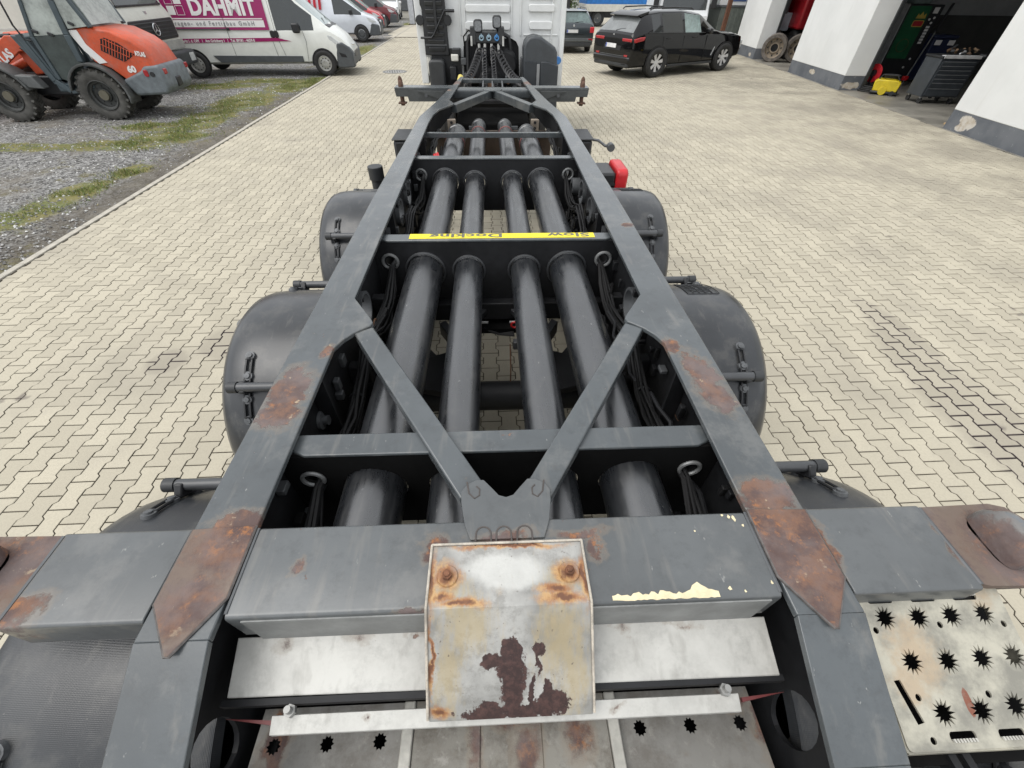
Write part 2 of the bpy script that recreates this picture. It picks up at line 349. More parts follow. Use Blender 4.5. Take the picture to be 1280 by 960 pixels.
# ------------------------------------------------------------------ gravel strip with grass
GRASS = [(-9.2, 8.5, 1.5, .22), (-8, 8.5, 1.2, .2), (-7.1, 8.75, .8, .28), (-6.5, 9.4, .7, .35), (-6.55, 10.8, .55, .9), (-6.5, 12.8, .7, 1.1), (-6.1, 14.7, .6, .7), (-5.6, 15.8, .4, .9), (-6.9, 15.9, 1.2, .35), (-8.2, 15.0, 1.2, .4),
         (-6.5, 5.1, .5, .3), (-6.2, 5.6, .3, .35), (-6.2, 6.3, .3, .35), (-6.0, 7.2, .22, .3), (-11, 8.45, 1.6, .2), (-6.0, 24, .5, 2.), (-5.75, 19.5, .2, 2.2), (-6.1, 41.5, .5, 1.2), (-7.4, 10.2, .7, .3)]
def gravel():
    m, g, b = newmat('gravel'); P = g.n('ShaderNodeNewGeometry').outputs['Position']
    vo = g.n('ShaderNodeTexVoronoi', {'Vector': P, 'Scale': 38., 'Randomness': 1.})
    v2 = g.n('ShaderNodeTexVoronoi', {'Vector': P, 'Scale': 15., 'Randomness': 1.})
    n = g.noise(P, .55, 6, .65); n2 = g.noise(P, 2.2, 5, .7)
    c = g.mix(g.mr(vo.outputs['Color'], .1, .9), (.04, .038, .036), (.30, .295, .285))
    c = g.mix(g.m('MULTIPLY', g.mr(v2.outputs['Color'], .5, .9), .5), c, (.36, .355, .345))
    sx = g.n('ShaderNodeSeparateXYZ', {0: P})
    edge = g.mr(g.m('ADD', sx.outputs[0], g.m('MULTIPLY', g.m('SUBTRACT', n2, .5), 1.6)), -6.25, -5.5)
    edge = g.m('MULTIPLY', edge, g.mr(sx.outputs[1], 17, 12))
    c = g.mix(g.m('MULTIPLY', edge, .75), c, g.mix(g.mr(n2, .35, .65), (.075, .062, .045), (.14, .125, .10)))
    c = g.mix(g.m('MULTIPLY', g.mr(n, .5, .62), .6), c, (.17, .15, .12))
    c = g.mix(g.m('MULTIPLY', g.m('MULTIPLY', g.mr(g.noise(P, 1.6, 8, .72), .54, .66), g.mr(sx.outputs[0], -12, -7)), .6), c, (.15, .135, .05))
    k = g.m('ADD', g.spots(P, [((x, y, 0), (rx*1.6, ry*2.0, 1)) for x, y, rx, ry in GRASS]), g.m('MULTIPLY', g.m('SUBTRACT', n2, .5), .9))
    c = g.mix(g.mr(k, .22, .5, 0, .8), c, g.mix(g.mr(n2, .4, .6), (.12, .14, .03), (.20, .18, .06)))
    setb(g, b, col=c, rough=.95, spec=.15, nor=g.bump(vo.outputs['Distance'], .9, .015))
    y0, y1 = -4, 46; N = 24; vs = []; fs = []
    for j in range(51):
        y = y0+(y1-y0)*j/50
        for i in range(N+1):
            x = KX(y)-.07-(38*(i/N)**1.6)
            vs.append((x, y, -.012+(.018*math.sin(x*1.3+y*.7)+.014*math.sin(y*2.1+x*.4))*min(1, i/3)))
    for j in range(50):
        for i in range(N): a = j*(N+1)+i; fs.append((a, a+N+1, a+N+2, a+1))
    me = bpy.data.meshes.new('gravel_ground'); me.from_pydata(vs, [], fs); me.materials.append(m); tag(mkobj('gravel_ground', me), kind='structure')
    # loose stones
    st = MB(); rng = random.Random(3); octf = [(0, 2, 4), (2, 1, 4), (1, 3, 4), (3, 0, 4)]
    for i in range(24000):
        y = 2.2+(rng.random()**1.7)*15; x = KX(y)-.08-(rng.random()**1.15)*(4+y*.55)
        s = rng.uniform(.007, .021)*(1.25 if rng.random() < .12 else 1); a = rng.random()*6.3; z = -.012+(.018*math.sin(x*1.3+y*.7)+.014*math.sin(y*2.1+x*.4))*.8
        if (x > KX(y)-.9) and rng.random() < .45: continue
        e = [rng.uniform(.6, 1.3) for _ in range(5)]; ca, sa = math.cos(a)*s, math.sin(a)*s
        st.add([(x+ca*e[0], y+sa*e[0], z), (x-ca*e[1], y-sa*e[1], z), (x-sa*e[2], y+ca*e[2], z), (x+sa*e[3], y-ca*e[3], z), (x+ca*.3, y+sa*.2, z+s*.8*e[4])], octf, rng.choice((0, 0, 0, 1, 1, 2)))
    me = bpy.data.meshes.new('gravel_stones'); me.from_pydata(st.v, [], st.f)
    for mm in (mat('stone_dark', (.15, .145, .14), .9, var=.3), mat('stone_mid', (.26, .255, .245), .9, var=.3), mat('stone_pale', (.58, .575, .56), .9)): me.materials.append(mm)
    me.polygons.foreach_set('material_index', st.mi); o = mkobj('gravel_stones', me, smooth=0); tag(o, kind='stuff')
    gb = MB(); rng = random.Random(5)
    for (x, y, rx, ry) in GRASS:
        cnt = int(min(6500, 4600*rx*ry+700)*(1.0 if y < 17 else .35))
        for i in range(cnt):
            px = rng.gauss(x, rx*.62); py = rng.gauss(y, ry*.72)
            if px > KX(py)-.06: continue
            if math.sin(px*7.3+py*3.1)+math.sin(px*3.7-py*8.2) < -.35: continue
            h = rng.uniform(.008, .036); a = rng.random()*6.3; w = rng.uniform(.003, .007); t = rng.gauss(0, .025), rng.gauss(0, .025)
            gb.add([(px-w*math.cos(a), py-w*math.sin(a), -.015), (px+w*math.cos(a), py+w*math.sin(a), -.015), (px+t[0], py+t[1], h)], [(0, 1, 2)], rng.choice((0, 0, 1, 2)))
    me = bpy.data.meshes.new('grass'); me.from_pydata(gb.v, [], gb.f)
    for mm in (mat('grass_green', (.10, .145, .028), .8, var=.3), mat('grass_lime', (.16, .20, .04), .8, var=.3), mat('grass_dry', (.32, .27, .12), .8, var=.3)): me.materials.append(mm)
    me.polygons.foreach_set('material_index', gb.mi); tag(mkobj('grass', me, smooth=0), kind='stuff')
    gr = MB().add([(-150, -60, -.06), (150, -60, -.06), (150, 300, -.06), (-150, 300, -.06)], [(0, 1, 2, 3)])
    tag(gr.build('ground', mat('dull_earth', (.20, .19, .16), .95, var=.3, sc=.4), smooth=0), kind='structure')
gravel()

# ------------------------------------------------------------------ container trailer
TOP = 1.35
TR = thing('container_trailer', 'dark grey rusty container chassis trailer with open frame and four black hose tubes', 'trailer')
GREY = (.074, .083, .088)
PAINT = rustpaint('frame_paint', GREY, [((-.665, .555, TOP), (.10, .17, .3)), ((-.665, .44, TOP), (.10, .08, .3)), ((.655, .59, TOP), (.075, .17, .3)), ((.675, .48, TOP), (.07, .12, .3)), ((.60, .74, TOP), (.05, .07, .3)), ((-.60, .745, TOP), (.03, .05, .3)),
    ((.65, .135, TOP), (.12, .09, .3)), ((-.62, .105, TOP), (.11, .05, .3)), ((.70, 1.75, TOP), .05), ((-.5, 6.1, TOP), (.16, .2, .2)), ((.5, 6.1, TOP), (.16, .2, .2)), ((-.55, 5.6, TOP), (.1, .1, .2))], thr=(.36, .5), light=.5, rough=.26, spec=.65, chips=.725)
BOLS = rustpaint('bolster_paint', (.096, .103, .106), [((-.16, .03, TOP), (.06, .05, .2)), ((.17, .055, TOP), (.10, .03, .2)), ((.20, .02, TOP), (.03, .05, .2)), ((-.46, .0, TOP), (.024, .03, .2)), ((0, .055, TOP), (.12, .025, .2)),
    ((-1.0, -.07, TOP), (.10, .06, .2)), ((-1.04, .03, TOP), (.035, .12, .2)), ((1.02, .0, TOP), (.018, .09, .2)), ((.73, 0, TOP), (.03, .1, .2)), ((-.2, -.1, TOP), (.06, .015, .2))], thr=(.42, .66), chips=.72, rough=.3, spec=.6)
RUST = rustpaint('rusted_steel', (.12, .085, .075), [((-.6, .06, TOP), (.16, .12, .3)), ((-.66, -.07, TOP), (.1, .08, .3)), ((.65, .0, TOP), (.2, .25, .3)), ((-1.05, .05, TOP), (.08, .1, .3)), ((1.13, -.02, TOP), (.1, .12, .3)), ((-1.15, 0, TOP), (.15, .15, .3))], rough=.7, thr=(.1, .6), light=.3, chips=.70)
RUST2 = mat('old_rust', (.16, .085, .05), .85, var=.45, sc=16, bump=.4)
SHADE = mat('deep_shade_black', (.010, .010, .010), .95, spec=.02)  # matte black without gloss, paints deep shade onto the low parts
RUSTD = mat('dark_rusty_bolt', (.11, .06, .04), .8, var=.5, sc=30, bump=.5)
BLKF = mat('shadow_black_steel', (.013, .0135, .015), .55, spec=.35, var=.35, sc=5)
def tubemat():
    m, g, b = newmat('tube_paint'); c = g.co(); n = g.noise(c, 4, 5); st = g.noise(g.vm('MULTIPLY', c, (1, .10, 1)), 42, 5, .65); sc = g.noise(g.vm('MULTIPLY', c, (1, .5, 1)), 60, 3, .7)
    col = g.mix(g.mr(n, .3, .7), (.010, .011, .013), (.016, .018, .021)); col = g.mix(g.mr(st, .5, .75, 0, .4), col, (.04, .042, .042)); col = g.mix(g.mr(g.noise(c, 12, 7, .72), .55, .7, 0, .3), col, (.07, .068, .062)); col = g.mix(g.mr(sc, .69, .73, 0, .6), col, (.2, .2, .195))
    setb(g, b, col=col, rough=g.mr(g.m('ADD', st, g.m('MULTIPLY', g.noise(c, 12, 7, .72), .5)), .5, 1.0, .22, .42), spec=1.0); b.inputs['IOR'].default_value = 1.70; return m
TUBE = tubemat()

# main beams
def beam(s):
    Lr = [(.728, -.135), (.728, 1.0), (.730, 2.2), (.705, 4.25), (.60, 5.0), (.43, 6.58)]
    Ll = [(.382, 6.58), (.47, 5.15), (.475, 5.02), (.415, 4.86), (.425, 4.80), (.545, 4.56), (.582, 4.33), (.595, 4.02), (.586, 2.2), (.584, 1.075), (.487, .925), (.478, .905), (.483, .885), (.50, .873), (.535, .842), (.565, .80), (.585, .752), (.585, -.135)]
    o = MB().prism([(s*x, y) for x, y in Lr+Ll], TOP-.018, TOP).build('beam_flange', PAINT, TR, bevel=.003)
    # tail dropping towards the rear
    pts = [(-.135, TOP), (-.36, TOP-.105), (-.75, TOP-.33), (-1.0, TOP-.42)]
    t = MB()
    for (y0, z0), (y1, z1) in zip(pts[:-1], pts[1:]):
        t.add([(s*.585, y0, z0), (s*.728, y0, z0), (s*.728, y1, z1), (s*.585, y1, z1), (s*.585, y0, z0-.018), (s*.728, y0, z0-.018), (s*.728, y1, z1-.018), (s*.585, y1, z1-.018)], [(0, 1, 2, 3), (4, 7, 6, 5), (0, 4, 5, 1), (1, 5, 6, 2), (2, 6, 7, 3), (3, 7, 4, 0)])
    t.build('tail_flange', PAINT, TR, bevel=.002, smooth=50)
    # web with lightening holes
    xw = s*.652
    out = [(-1.0, .80), (4.3, .86), (4.75, 1.10), (4.75, TOP-.019), (-.135, TOP-.019), (-.36, TOP-.124), (-.75, TOP-.349), (-1.0, TOP-.44)]
    holes = [circ((-.27, 1.06), .055, 20, .095, 0), circ((.02, 1.12), .06, 18), circ((1.28, 1.16), .075, 20), circ((2.05, 1.18), .075, 20), circ((2.38, 1.18), .075, 20), circ((2.72, 1.18), .075, 20), circ((3.4, 1.17), .08, 20)]
    plate('beam_web', out, holes, .012, lambda p, q, h: Vector((xw+(h-.006), p, q)), BLKF, TR)
    for c, r in (((1.28, 1.16), .075), ((2.05, 1.18), .075), ((2.38, 1.18), .075), ((2.72, 1.18), .075), ((3.4, 1.17), .08)):
        MB().lathe([(r-.004, -.03), (r+.01, -.03), (r+.01, .03), (r-.004, .03), (r-.004, -.03)], (xw, c[0], c[1]), 'x', 24).build('hole_collar', DIM, TR)
    MB().bx(s*.58, s*.725, -1.0, 4.4, .80, .82).build('lower_flange', BLKF, TR)
    g = MB(); g.prism([(s*.66, 4.6), (s*.64, 4.3), (s*.55, 5.1), (s*.395, 6.5), (s*.42, 6.5), (s*.58, 5.1)], 1.12, TOP-.019); g.build('gooseneck_web', BLKF, TR)
    # stiffeners, tapped plates inside the web
    for y in (.62, 2.0, 3.6): MB().bx(s*.59, s*.645, y-.006, y+.006, .82, TOP-.02).build('stiffener', BLKF, TR)
    # suspension rail
    MB().bx(s*.50, s*.575, -.3, 3.3, .70, .80).build('suspension_rail', BLKF, TR, bevel=.006)
    for i in range(9): MB().cyl((s*.535, .1+.3*i, .80), (s*.535, .1+.3*i, .815), .016, 6).build('rail_bolt', DIM, TR)
    # rust-covered doubler plate with a point at the rear
    pl = [(s*.585, .098), (s*.726, .093), (s*.724, -.068), (s*.652, -.162), (s*.645, -.162), (s*.582, -.060)]
    MB().prism(pl, TOP, TOP+.006).build('doubler_plate', RUST, TR, bevel=.002)
    q = pl+[pl[0]]; MB().tube([(a[0], a[1], TOP+.002) for a in q[1:]], .0035, 6).build('weld_seam', mat('weld_bead', (.09, .08, .075), .6, var=.4, sc=60), TR)
    # tail wall piece seen at the inside of the rear
    MB().bx(s*.60, s*.645, -.9, -.15, .80, .86).build('tail_sill', BLKF, TR)
for s in (-1, 1): beam(s)

# bolster, wings, lock plates, twist locks
def hexprof(y0, y1, z0, z1, r):   # rounded rect in (y,z)
    return rrect(y0, y1, z0, z1, r, 4)
MB().prism(hexprof(-.099, .096, TOP-.115, TOP-.0015, .010), -.574, .574, 'x').build('rear_bolster', BOLS, TR)
for s in (-1, 1): MB().tube([(s*.579, .093, TOP-.002), (s*.574, -.09, TOP-.002)], .004, 6).build('weld_seam', DIM, TR)
for s in (-1, 1):
    MB().prism(hexprof(-.100, .099, TOP-.105, TOP-.002, .009), min(s*.733, s*1.018), max(s*.733, s*1.018), 'x').build('bolster_wing', BOLS, TR, bevel=.002)
    o = [(s*1.018, -.088), (s*1.018, .092), (s*1.20, .096), (s*1.235, .085), (s*1.258, .05), (s*1.262, -.10), (s*1.04, -.094)]
    plate('lock_plate', o, [rrect(min(s*1.099, s*1.163), max(s*1.099, s*1.163), -.062, .060, .03, 5)], .016, lambda p, q, h: Vector((p, q, TOP-.02+h)), RUST, TR)
    MB().bx(s*1.02, s*1.25, -.075, .075, TOP-.10, TOP-.022).build('lock_housing', BLKF, TR, bevel=.01)
    wl = MB().tube([(s*1.018, .09, TOP-.004), (s*1.018, -.09, TOP-.004)], .005, 6); wl.build('weld_seam', DIM, TR)
def twist_lock(x, y, z, m, sc=1., axial=0.):
    b = MB(); prof = [(1.0, 0), (1.0, .018), (.93, .034), (.62, .056), (.30, .064), (0.01, .065)]; n = 24; vs = []; fs = []
    for r, h in prof:
        for k in range(n):
            a = 2*math.pi*k/n; e = .55
            cx = math.copysign(abs(math.cos(a))**e, math.cos(a))*.026*r; cy = math.copysign(abs(math.sin(a))**e, math.sin(a))*.054*r
            p = rot2((cx*sc, cy*sc), axial); vs.append((x+p[0], y+p[1], z+h*sc))
    for i in range(len(prof)-1):
        for k in range(n): fs.append((i*n+k, i*n+(k+1) % n, (i+1)*n+(k+1) % n, (i+1)*n+k))
    b.add(vs, fs); b.cyl((x, y, z-.07), (x, y, z+.004), .024*sc, 14)
    return b.build('twist_lock', m, TR, smooth=40)
for s in (-1, 1): twist_lock(s*1.133, .0, TOP-.002, rustpaint('worn_lock_steel', (.15, .165, .18), [((-1.105, 0, TOP), (.03, .09, .1)), ((1.105, -.01, TOP), (.034, .09, .1)), ((1.14, .05, TOP), (.03, .03, .1))], rough=.35, thr=(.1, .4)) if s < 0 else MC['worn_lock_steel'], 1.2, -.06*s)

# front bolster
FB = mat('front_bolster_paint', (.062, .066, .066), .5, var=.25, sc=9)
for s in (-1, 1):
    MB().bx(s*.48, s*1.2, 5.80, 5.96, TOP-.03, TOP-.004).build('front_bolster_wing', PAINT, TR, bevel=.004)
    b = MB().prism([(s*.55, TOP-.15), (s*1.04, TOP-.15), (s*1.05, TOP-.10), (s*1.19, TOP-.10), (s*1.2, TOP-.031), (s*.52, TOP-.031)], 5.80, 5.815, 'x', fn=lambda p, q, h: (p, h, q))
    b.prism([(s*.60, TOP-.145), (s*.92, TOP-.04), (s*.60, TOP-.04)], 5.785, 5.80, fn=lambda p, q, h: (p, h, q)); b.build('front_bolster_side', FB, TR, bevel=.002)
    MB().cyl((s*1.13, 5.86, TOP-.20), (s*1.13, 5.86, TOP-.10), .026, 10).build('lock_nut', RUSTD, TR)
    MB().bx(s*1.08, s*1.18, 5.815, 5.9, TOP-.18, TOP-.165).build('lock_lever', RUSTD, TR, bevel=.004)
    twist_lock(s*1.13, 5.88, TOP-.004, RUSTD, 1.05, .0); MB().lathe([(.03, 0), (.026, .07), (.012, .095), (.001, .1)], (s*1.13, 5.88, TOP), 'z', 12).build('lock_cone', RUSTD, TR)
    MB().cyl((s*.82, 5.79, TOP-.085), (s*.82, 5.784, TOP-.085), .02, 10).build('hole_plug', DIM, TR)
MB().prism(hexprof(5.78, 5.96, TOP-.12, TOP-.02, .02), -.50, .50, 'x').build('front_cross_tube', PAINT, TR)
MB().bx(-.42, .42, 6.43, 6.50, TOP-.05, TOP-.006).build('nose_bar', PAINT, TR, bevel=.004)
for x in (-.12, .0, .13): MB().bx(x-.008, x+.008, 5.96, 6.43, TOP-.05, TOP-.02).build('nose_strut', DIM, TR)
for s in (-1, 1):
    a, c = Vector((s*.42, 4.86, 0)), Vector((s*.03, 5.70, 0)); d = (c-a).normalized(); nn = Vector((-d.y, d.x, 0))*.035
    MB().prism([tuple((a+nn).xy), tuple((c+nn).xy), tuple((c-nn).xy), tuple((a-nn).xy)], TOP-.09, TOP-.012).build('front_brace', PAINT, TR, bevel=.004)
MB().prism([(-.12, 5.76), (.12, 5.76), (.09, 5.62), (-.09, 5.62)], TOP-.02, TOP-.008).build('brace_gusset', PAINT, TR)
MB().bx(-.50, .50, 4.95, 6.4, .80, .82).build('coupler_plate', SHADE, TR)
MB().bx(-.63, .63, 4.72, 4.76, .86, 1.12).build('gooseneck_wall', mat('brown_dirt_steel', (.06, .042, .03), .8, var=.4), TR)
for s in (-1, 1):
    b = MB().bx(s*.40, s*.47, 4.62, 4.70, .95, 1.24); b.box((s*.435, 4.61, 1.20), (.085, .03, .10)); b.build('tube_bracket', mat('dull_brown_zinc', (.24, .20, .16), .7, var=.35, sc=12), TR, bevel=.003)
    for z in (1.225, 1.175): MB().cyl((s*.435, 4.60, z), (s*.435, 4.592, z), .014, 10).build('bracket_hole', BLKF, TR)
    MB().box((s*.18, 4.68, 1.16), (.16, .02, .03)).build('reflector_strip', DIM, TR)

# cross members: folded channel with round openings for the tubes
TX = [(-.397, .0925), (-.155, .074), (.155, .074), (.397, .0925)]; TZ = 1.148
def cross(y, depth, z0, zt, yplate, xh=.582):
    TX = [(x+(x*.90-.018-x)*((y+.05)/((4.51 if abs(x) > .3 else 4.83))), r) for x, r in globals()['TX']]
    c = .045
    MB().prism([(-xh-.06, y+depth), (xh+.06, y+depth), (xh+.06, y+depth*.5), (xh-.02, y), (-xh+.02, y), (-xh-.06, y+depth*.5)], zt-.012, zt).build('crossmember_flange', PAINT, TR, bevel=.003)
    holes = [circ((x, TZ), r+.005, 28) for x, r in TX]+[circ((s*.565, 1.205), .026, 16) for s in (-1, 1)]
    plate('crossmember_plate', [(-.645, z0), (.645, z0), (.645, zt-.013), (-.645, zt-.013)], holes, .008, lambda p, q, h: Vector((p, yplate+h, q)), BLKF if y > .5 else SHADE, TR)  # nearest plate coloured as if in deep shade
    for x, r in TX: MB().torus((x, yplate-.003, TZ), r+.010, .007, 'y', 32, 8).build('tube_collar', mat('collar_steel', (.04, .042, .045), .3, spec=.8), TR) if y > .5 else None
    for s in (-1, 1): MB().torus((s*.568, yplate-.004, 1.205), .039 if y > .5 else .031, .0085 if y > .5 else .0065, 'y', 24, 8).build('cable_grommet', mat('worn_zinc', (.22, .225, .225), .5, metal=.4), TR)
cross(1.655, .075, .93, TOP-.03, 1.658)
cross(3.035, .07, .93, TOP-.03, 3.038)
cross(.318, .075, .93, TOP-.028, .322, .578)
MB().bx(-.64, .64, 3.79, 3.825, TOP-.075, TOP-.035).build('thin_crossbar', PAINT, TR, bevel=.003)
# yellow docking strip
YEL = mat('yellow_tape', (.80, .66, .02), .45, var=.06); INK = mat('grey_ink', (.13, .13, .10), .6)
MB().bx(-.455, .51, 1.672, 1.727, TOP-.0295, TOP-.0283).build('docking_tape', YEL, TR)
for wd, x0 in (('Slow', .485), ('Docking', .03)):
    text(wd, .060, INK, TR, (x0, 1.7225, TOP-.0280), (-1, 0, 0), (0, -1, 0), bold=.0017, ext=.0004, sx=1.80, spacing=1.05, name='lettering')

# hose tubes
for i, (x, r) in enumerate(TX):
    y1 = 4.46 if i in (0, 3) else 4.78; xe = x*.90-.018
    P = [(x+(xe-x)*t, -.05+(y1+.05)*t, TZ) for t in (0, .3, .6, .86, .862, .9, .902, .985, .986, 1.)]
    rr = [r, r, r, r, r*1.02, r*1.02, r, r, r*1.05, r*1.05]
    tb = MB().tube(P, rr, 36).build('hose_tube', TUBE, TR, smooth=30)
    yb = 4.1+(.35 if i in (1, 2) else 0); t = (yb+.05)/(y1+.05)
    MB().lathe([(r*1.0, -.02), (r*1.035, -.02), (r*1.035, .02), (r*1.0, .02)], (x+(xe-x)*t, yb, TZ), 'y', 32).build('tube_clamp', mat('red_brown_strap', (.16, .05, .045), .6), tb)
    MB().cyl((xe, y1, TZ), (xe, y1+.03, TZ), r*.96, 28).build('tube_cap', mat('grey_cap', (.16, .165, .17), .45), tb)

# near V brace and its gusset
for s in (-1, 1):
    a, c = Vector((s*.506, .868, 0)), Vector((s*.083, .175, 0)); d = (c-a).normalized(); nn = Vector((-d.y, d.x, 0))*.036
    MB().prism([tuple((a+nn).xy), tuple((c+nn).xy), tuple((c-nn).xy), tuple((a-nn).xy)], TOP-.055, TOP-.006).build('diagonal_brace', PAINT, TR, bevel=.005)
gp = []
half = [(.0, .152), (.018, .158), (.036, .180), (.056, .203), (.075, .203), (.098, .190), (.112, .170), (.110, .140), (.100, .085), (.085, .045)]
gp = [(-x, y) for x, y in half[:0:-1]]+half
MB().prism(gp, TOP-.003, TOP+.005).build('brace_plate', BOLS, TR, bevel=.0015)
WDK = mat('weld_dark', (.07, .06, .055), .6)
for x in (-.055, -.008, .040): MB().tube([(x-.018, .03, TOP+.005)]+[(x+.017*math.cos(R(a)), .058+.017*math.sin(R(a)), TOP+.005) for a in range(180, -1, -20)]+[(x+.018, .03, TOP+.005)], .0022, 6).build('weld_seam', WDK, TR)
for s in (-1, 1): MB().tube([(s*.098, .197, TOP+.005), (s*.092, .165, TOP+.005), (s*.078, .150, TOP+.005), (s*.066, .158, TOP+.005), (s*.066, .176, TOP+.005), (s*.074, .184, TOP+.005)], .0022, 6).build('weld_seam', WDK, TR)

# bent buffer plate
def bufmat():
    m, g, b = newmat('stained_stainless'); c = g.co(); n1 = g.noise(c, 14, 6, .65, 1)
    v = g.vm('ADD', c, g.vm('MULTIPLY', g.vm('SUBTRACT', n1, (.5, .5, .5)), (.05, .05, .05)))
    nf = g.noise(c, 60, 6, .75); sep = g.n('ShaderNodeSeparateXYZ', {0: c})
    base = g.mix(g.mr(g.noise(c, 8, 5), .3, .7), (.20, .20, .19), (.40, .395, .375))
    base = g.mix(g.m('MULTIPLY', g.mr(nf, .5, .75), .45), base, (.30, .29, .27))
    nb = g.noise(c, 20, 8, .75); jit = g.m('MULTIPLY', g.m('SUBTRACT', nb, .5), 1.5)
    ns = g.noise(g.vm('MULTIPLY', c, (1, .25, .25)), 75, 7, .72); js = g.m('MULTIPLY', g.m('SUBTRACT', ns, .5), 1.7)
    sp = lambda L: g.spots(v, [((x, y, 1.3), (rx, ry, 9)) for x, y, rx, ry in L])
    base = g.mix(g.m('MULTIPLY', g.mr(g.noise(c, 26, 8, .75), .46, .64), .5), base, (.16, .155, .14))
    base = g.mix(g.mr(sp([(.0, -.03, .11, .05), (-.02, -.02, .1, .04)]), .05, .5, 0, .6), base, (.60, .60, .57))
    yel = g.m('ADD', sp([(-.09, -.12, .10, .08), (.10, -.15, .09, .12), (.13, -.2, .06, .1), (-.13, -.19, .05, .1), (-.13, -.06, .08, .06), (.12, -.05, .08, .06)]), js)
    base = g.mix(g.mr(yel, .15, .9, 0, .55), base, (.40, .31, .15))
    org = g.m('ADD', sp([(-.131, -.035, .052, .048), (.131, -.035, .048, .045), (.115, -.086, .085, .022), (-.10, -.090, .085, .016), (0, .028, .19, .010), (-.165, -.04, .016, .09), (.162, -.05, .014, .08), (-.15, -.245, .035, .016), (-.165, -.17, .007, .09), (.10, -.07, .06, .02), (-.14, -.075, .04, .02)]), g.m('ADD', g.m('MULTIPLY', jit, .5), g.m('MULTIPLY', js, .35)))
    base = g.mix(g.mr(org, .06, .72, 0, .92), base, g.mix(g.mr(g.noise(c, 40, 5, .7), .42, .62), (.30, .115, .03), (.50, .29, .11)))
    base = g.mix(g.mr(org, .55, .85), base, (.14, .06, .032))
    drk = g.m('ADD', sp([(.004, -.205, .036, .070), (.0, -.160, .026, .022), (.0, -.248, .15, .016), (.058, -.160, .02, .014), (.056, -.182, .006, .025), (-.035, -.178, .03, .014), (.09, -.238, .05, .020), (.045, -.225, .008, .035), (-.05, -.243, .05, .016), (.075, -.225, .012, .02)]), g.m('ADD', g.m('MULTIPLY', g.m('SUBTRACT', nf, .5), .9), g.m('MULTIPLY', js, .45)))
    base = g.mix(g.mr(drk, .20, .30), base, g.mix(g.mr(nf, .4, .7), (.035, .018, .017), (.085, .042, .036)))
    base = g.mix(g.mr(g.noise(c, 85, 3, .6), .68, .72, 0, .7), base, (.09, .07, .06))
    setb(g, b, col=base, rough=.48, metal=.1, spec=.5, nor=g.bump(nf, .25, .003)); return m
BUF = bufmat()
pf = [(.032, TOP+.006), (-.098, TOP+.006), (-.254, TOP-.150)]
b = MB(); t = .006
x0, x1 = -.168, .166
def sl(y, z, k): return [(x0-.001*k, y, z), (x1+.001*k, y, z)]
vs = sl(*pf[0], 0)+sl(*pf[1], 0)+sl(*pf[2], 0); lo = [(x, y-(.004 if i > 3 else 0), z-t) for i, (x, y, z) in enumerate(vs)]
b.add(vs+lo, [(0, 1, 3, 2), (2, 3, 5, 4), (6, 8, 9, 7), (8, 10, 11, 9), (0, 6, 7, 1), (4, 5, 11, 10), (0, 2, 8, 6), (2, 4, 10, 8), (1, 7, 9, 3), (3, 9, 11, 5)])
bp = b.build('buffer_plate', BUF, TR, bevel=.002, smooth=20)
for x in (-.170, .168):
    MB().tube([(x, .034, TOP+.009), (x, -.098, TOP+.010), (x, -.256, TOP-.147)], .0028, 8).build('plate_rim', mat('rim_stainless', (.42, .38, .32), .5, var=.35, sc=30), bp)
MB().tube([(-.17, .034, TOP+.009), (.168, .034, TOP+.009)], .0028, 8).build('plate_rim', MC['rim_stainless'], bp)
for x in (-.131, .131):
    q = MB().lathe([(.001, .004), (.021, .004), (.023, .0)], (x, -.035, TOP+.0065), 'z', 20, 0); q.cyl((x, -.035, TOP+.008), (x, -.035, TOP+.02), .0105, 6, 1); q.cyl((x, -.035, TOP+.018), (x, -.035, TOP+.026), .006, 10, 1)
    q.build('buffer_bolt', [BUF, mat('rusty_bolt_head', (.17, .075, .04), .85, var=.45, sc=60, bump=.4)], bp)
# chipped cream underpaint along the bolster edge
ch = MB(); CRM = mat('cream_paint', (.66, .58, .38), .7, var=.15, sc=40)
rng = random.Random(11)
xs = [.215+.0065*i for i in range(36)]
up = [(x, -.084+rng.uniform(-.0045, .004)+(.016*math.exp(-((x-.40)/.018)**2))+(.003 if x > .26 else 0)) for x in xs]; dn = [(x, -.0955+rng.uniform(-.0005, .002)) for x in xs]
ch.prism(up+dn[::-1], TOP-.0016, TOP-.0006).build('chipped_paint', CRM, TR)
for x, y, r in ((.47, -.078, .004), (.50, -.085, .003), (.535, .083, .004), (.545, .078, .006), (.52, .088, .003), (.565, -.07, .003), (.44, .05, .002), (.56, .06, .003)): MB().prism([(x+r*rng.uniform(.5, 1.3)*math.cos(k*.8), y+r*rng.uniform(.5, 1.6)*math.sin(k*.8)) for k in range(8)], TOP-.0016, TOP-.0006).build('paint_chip', CRM, TR)

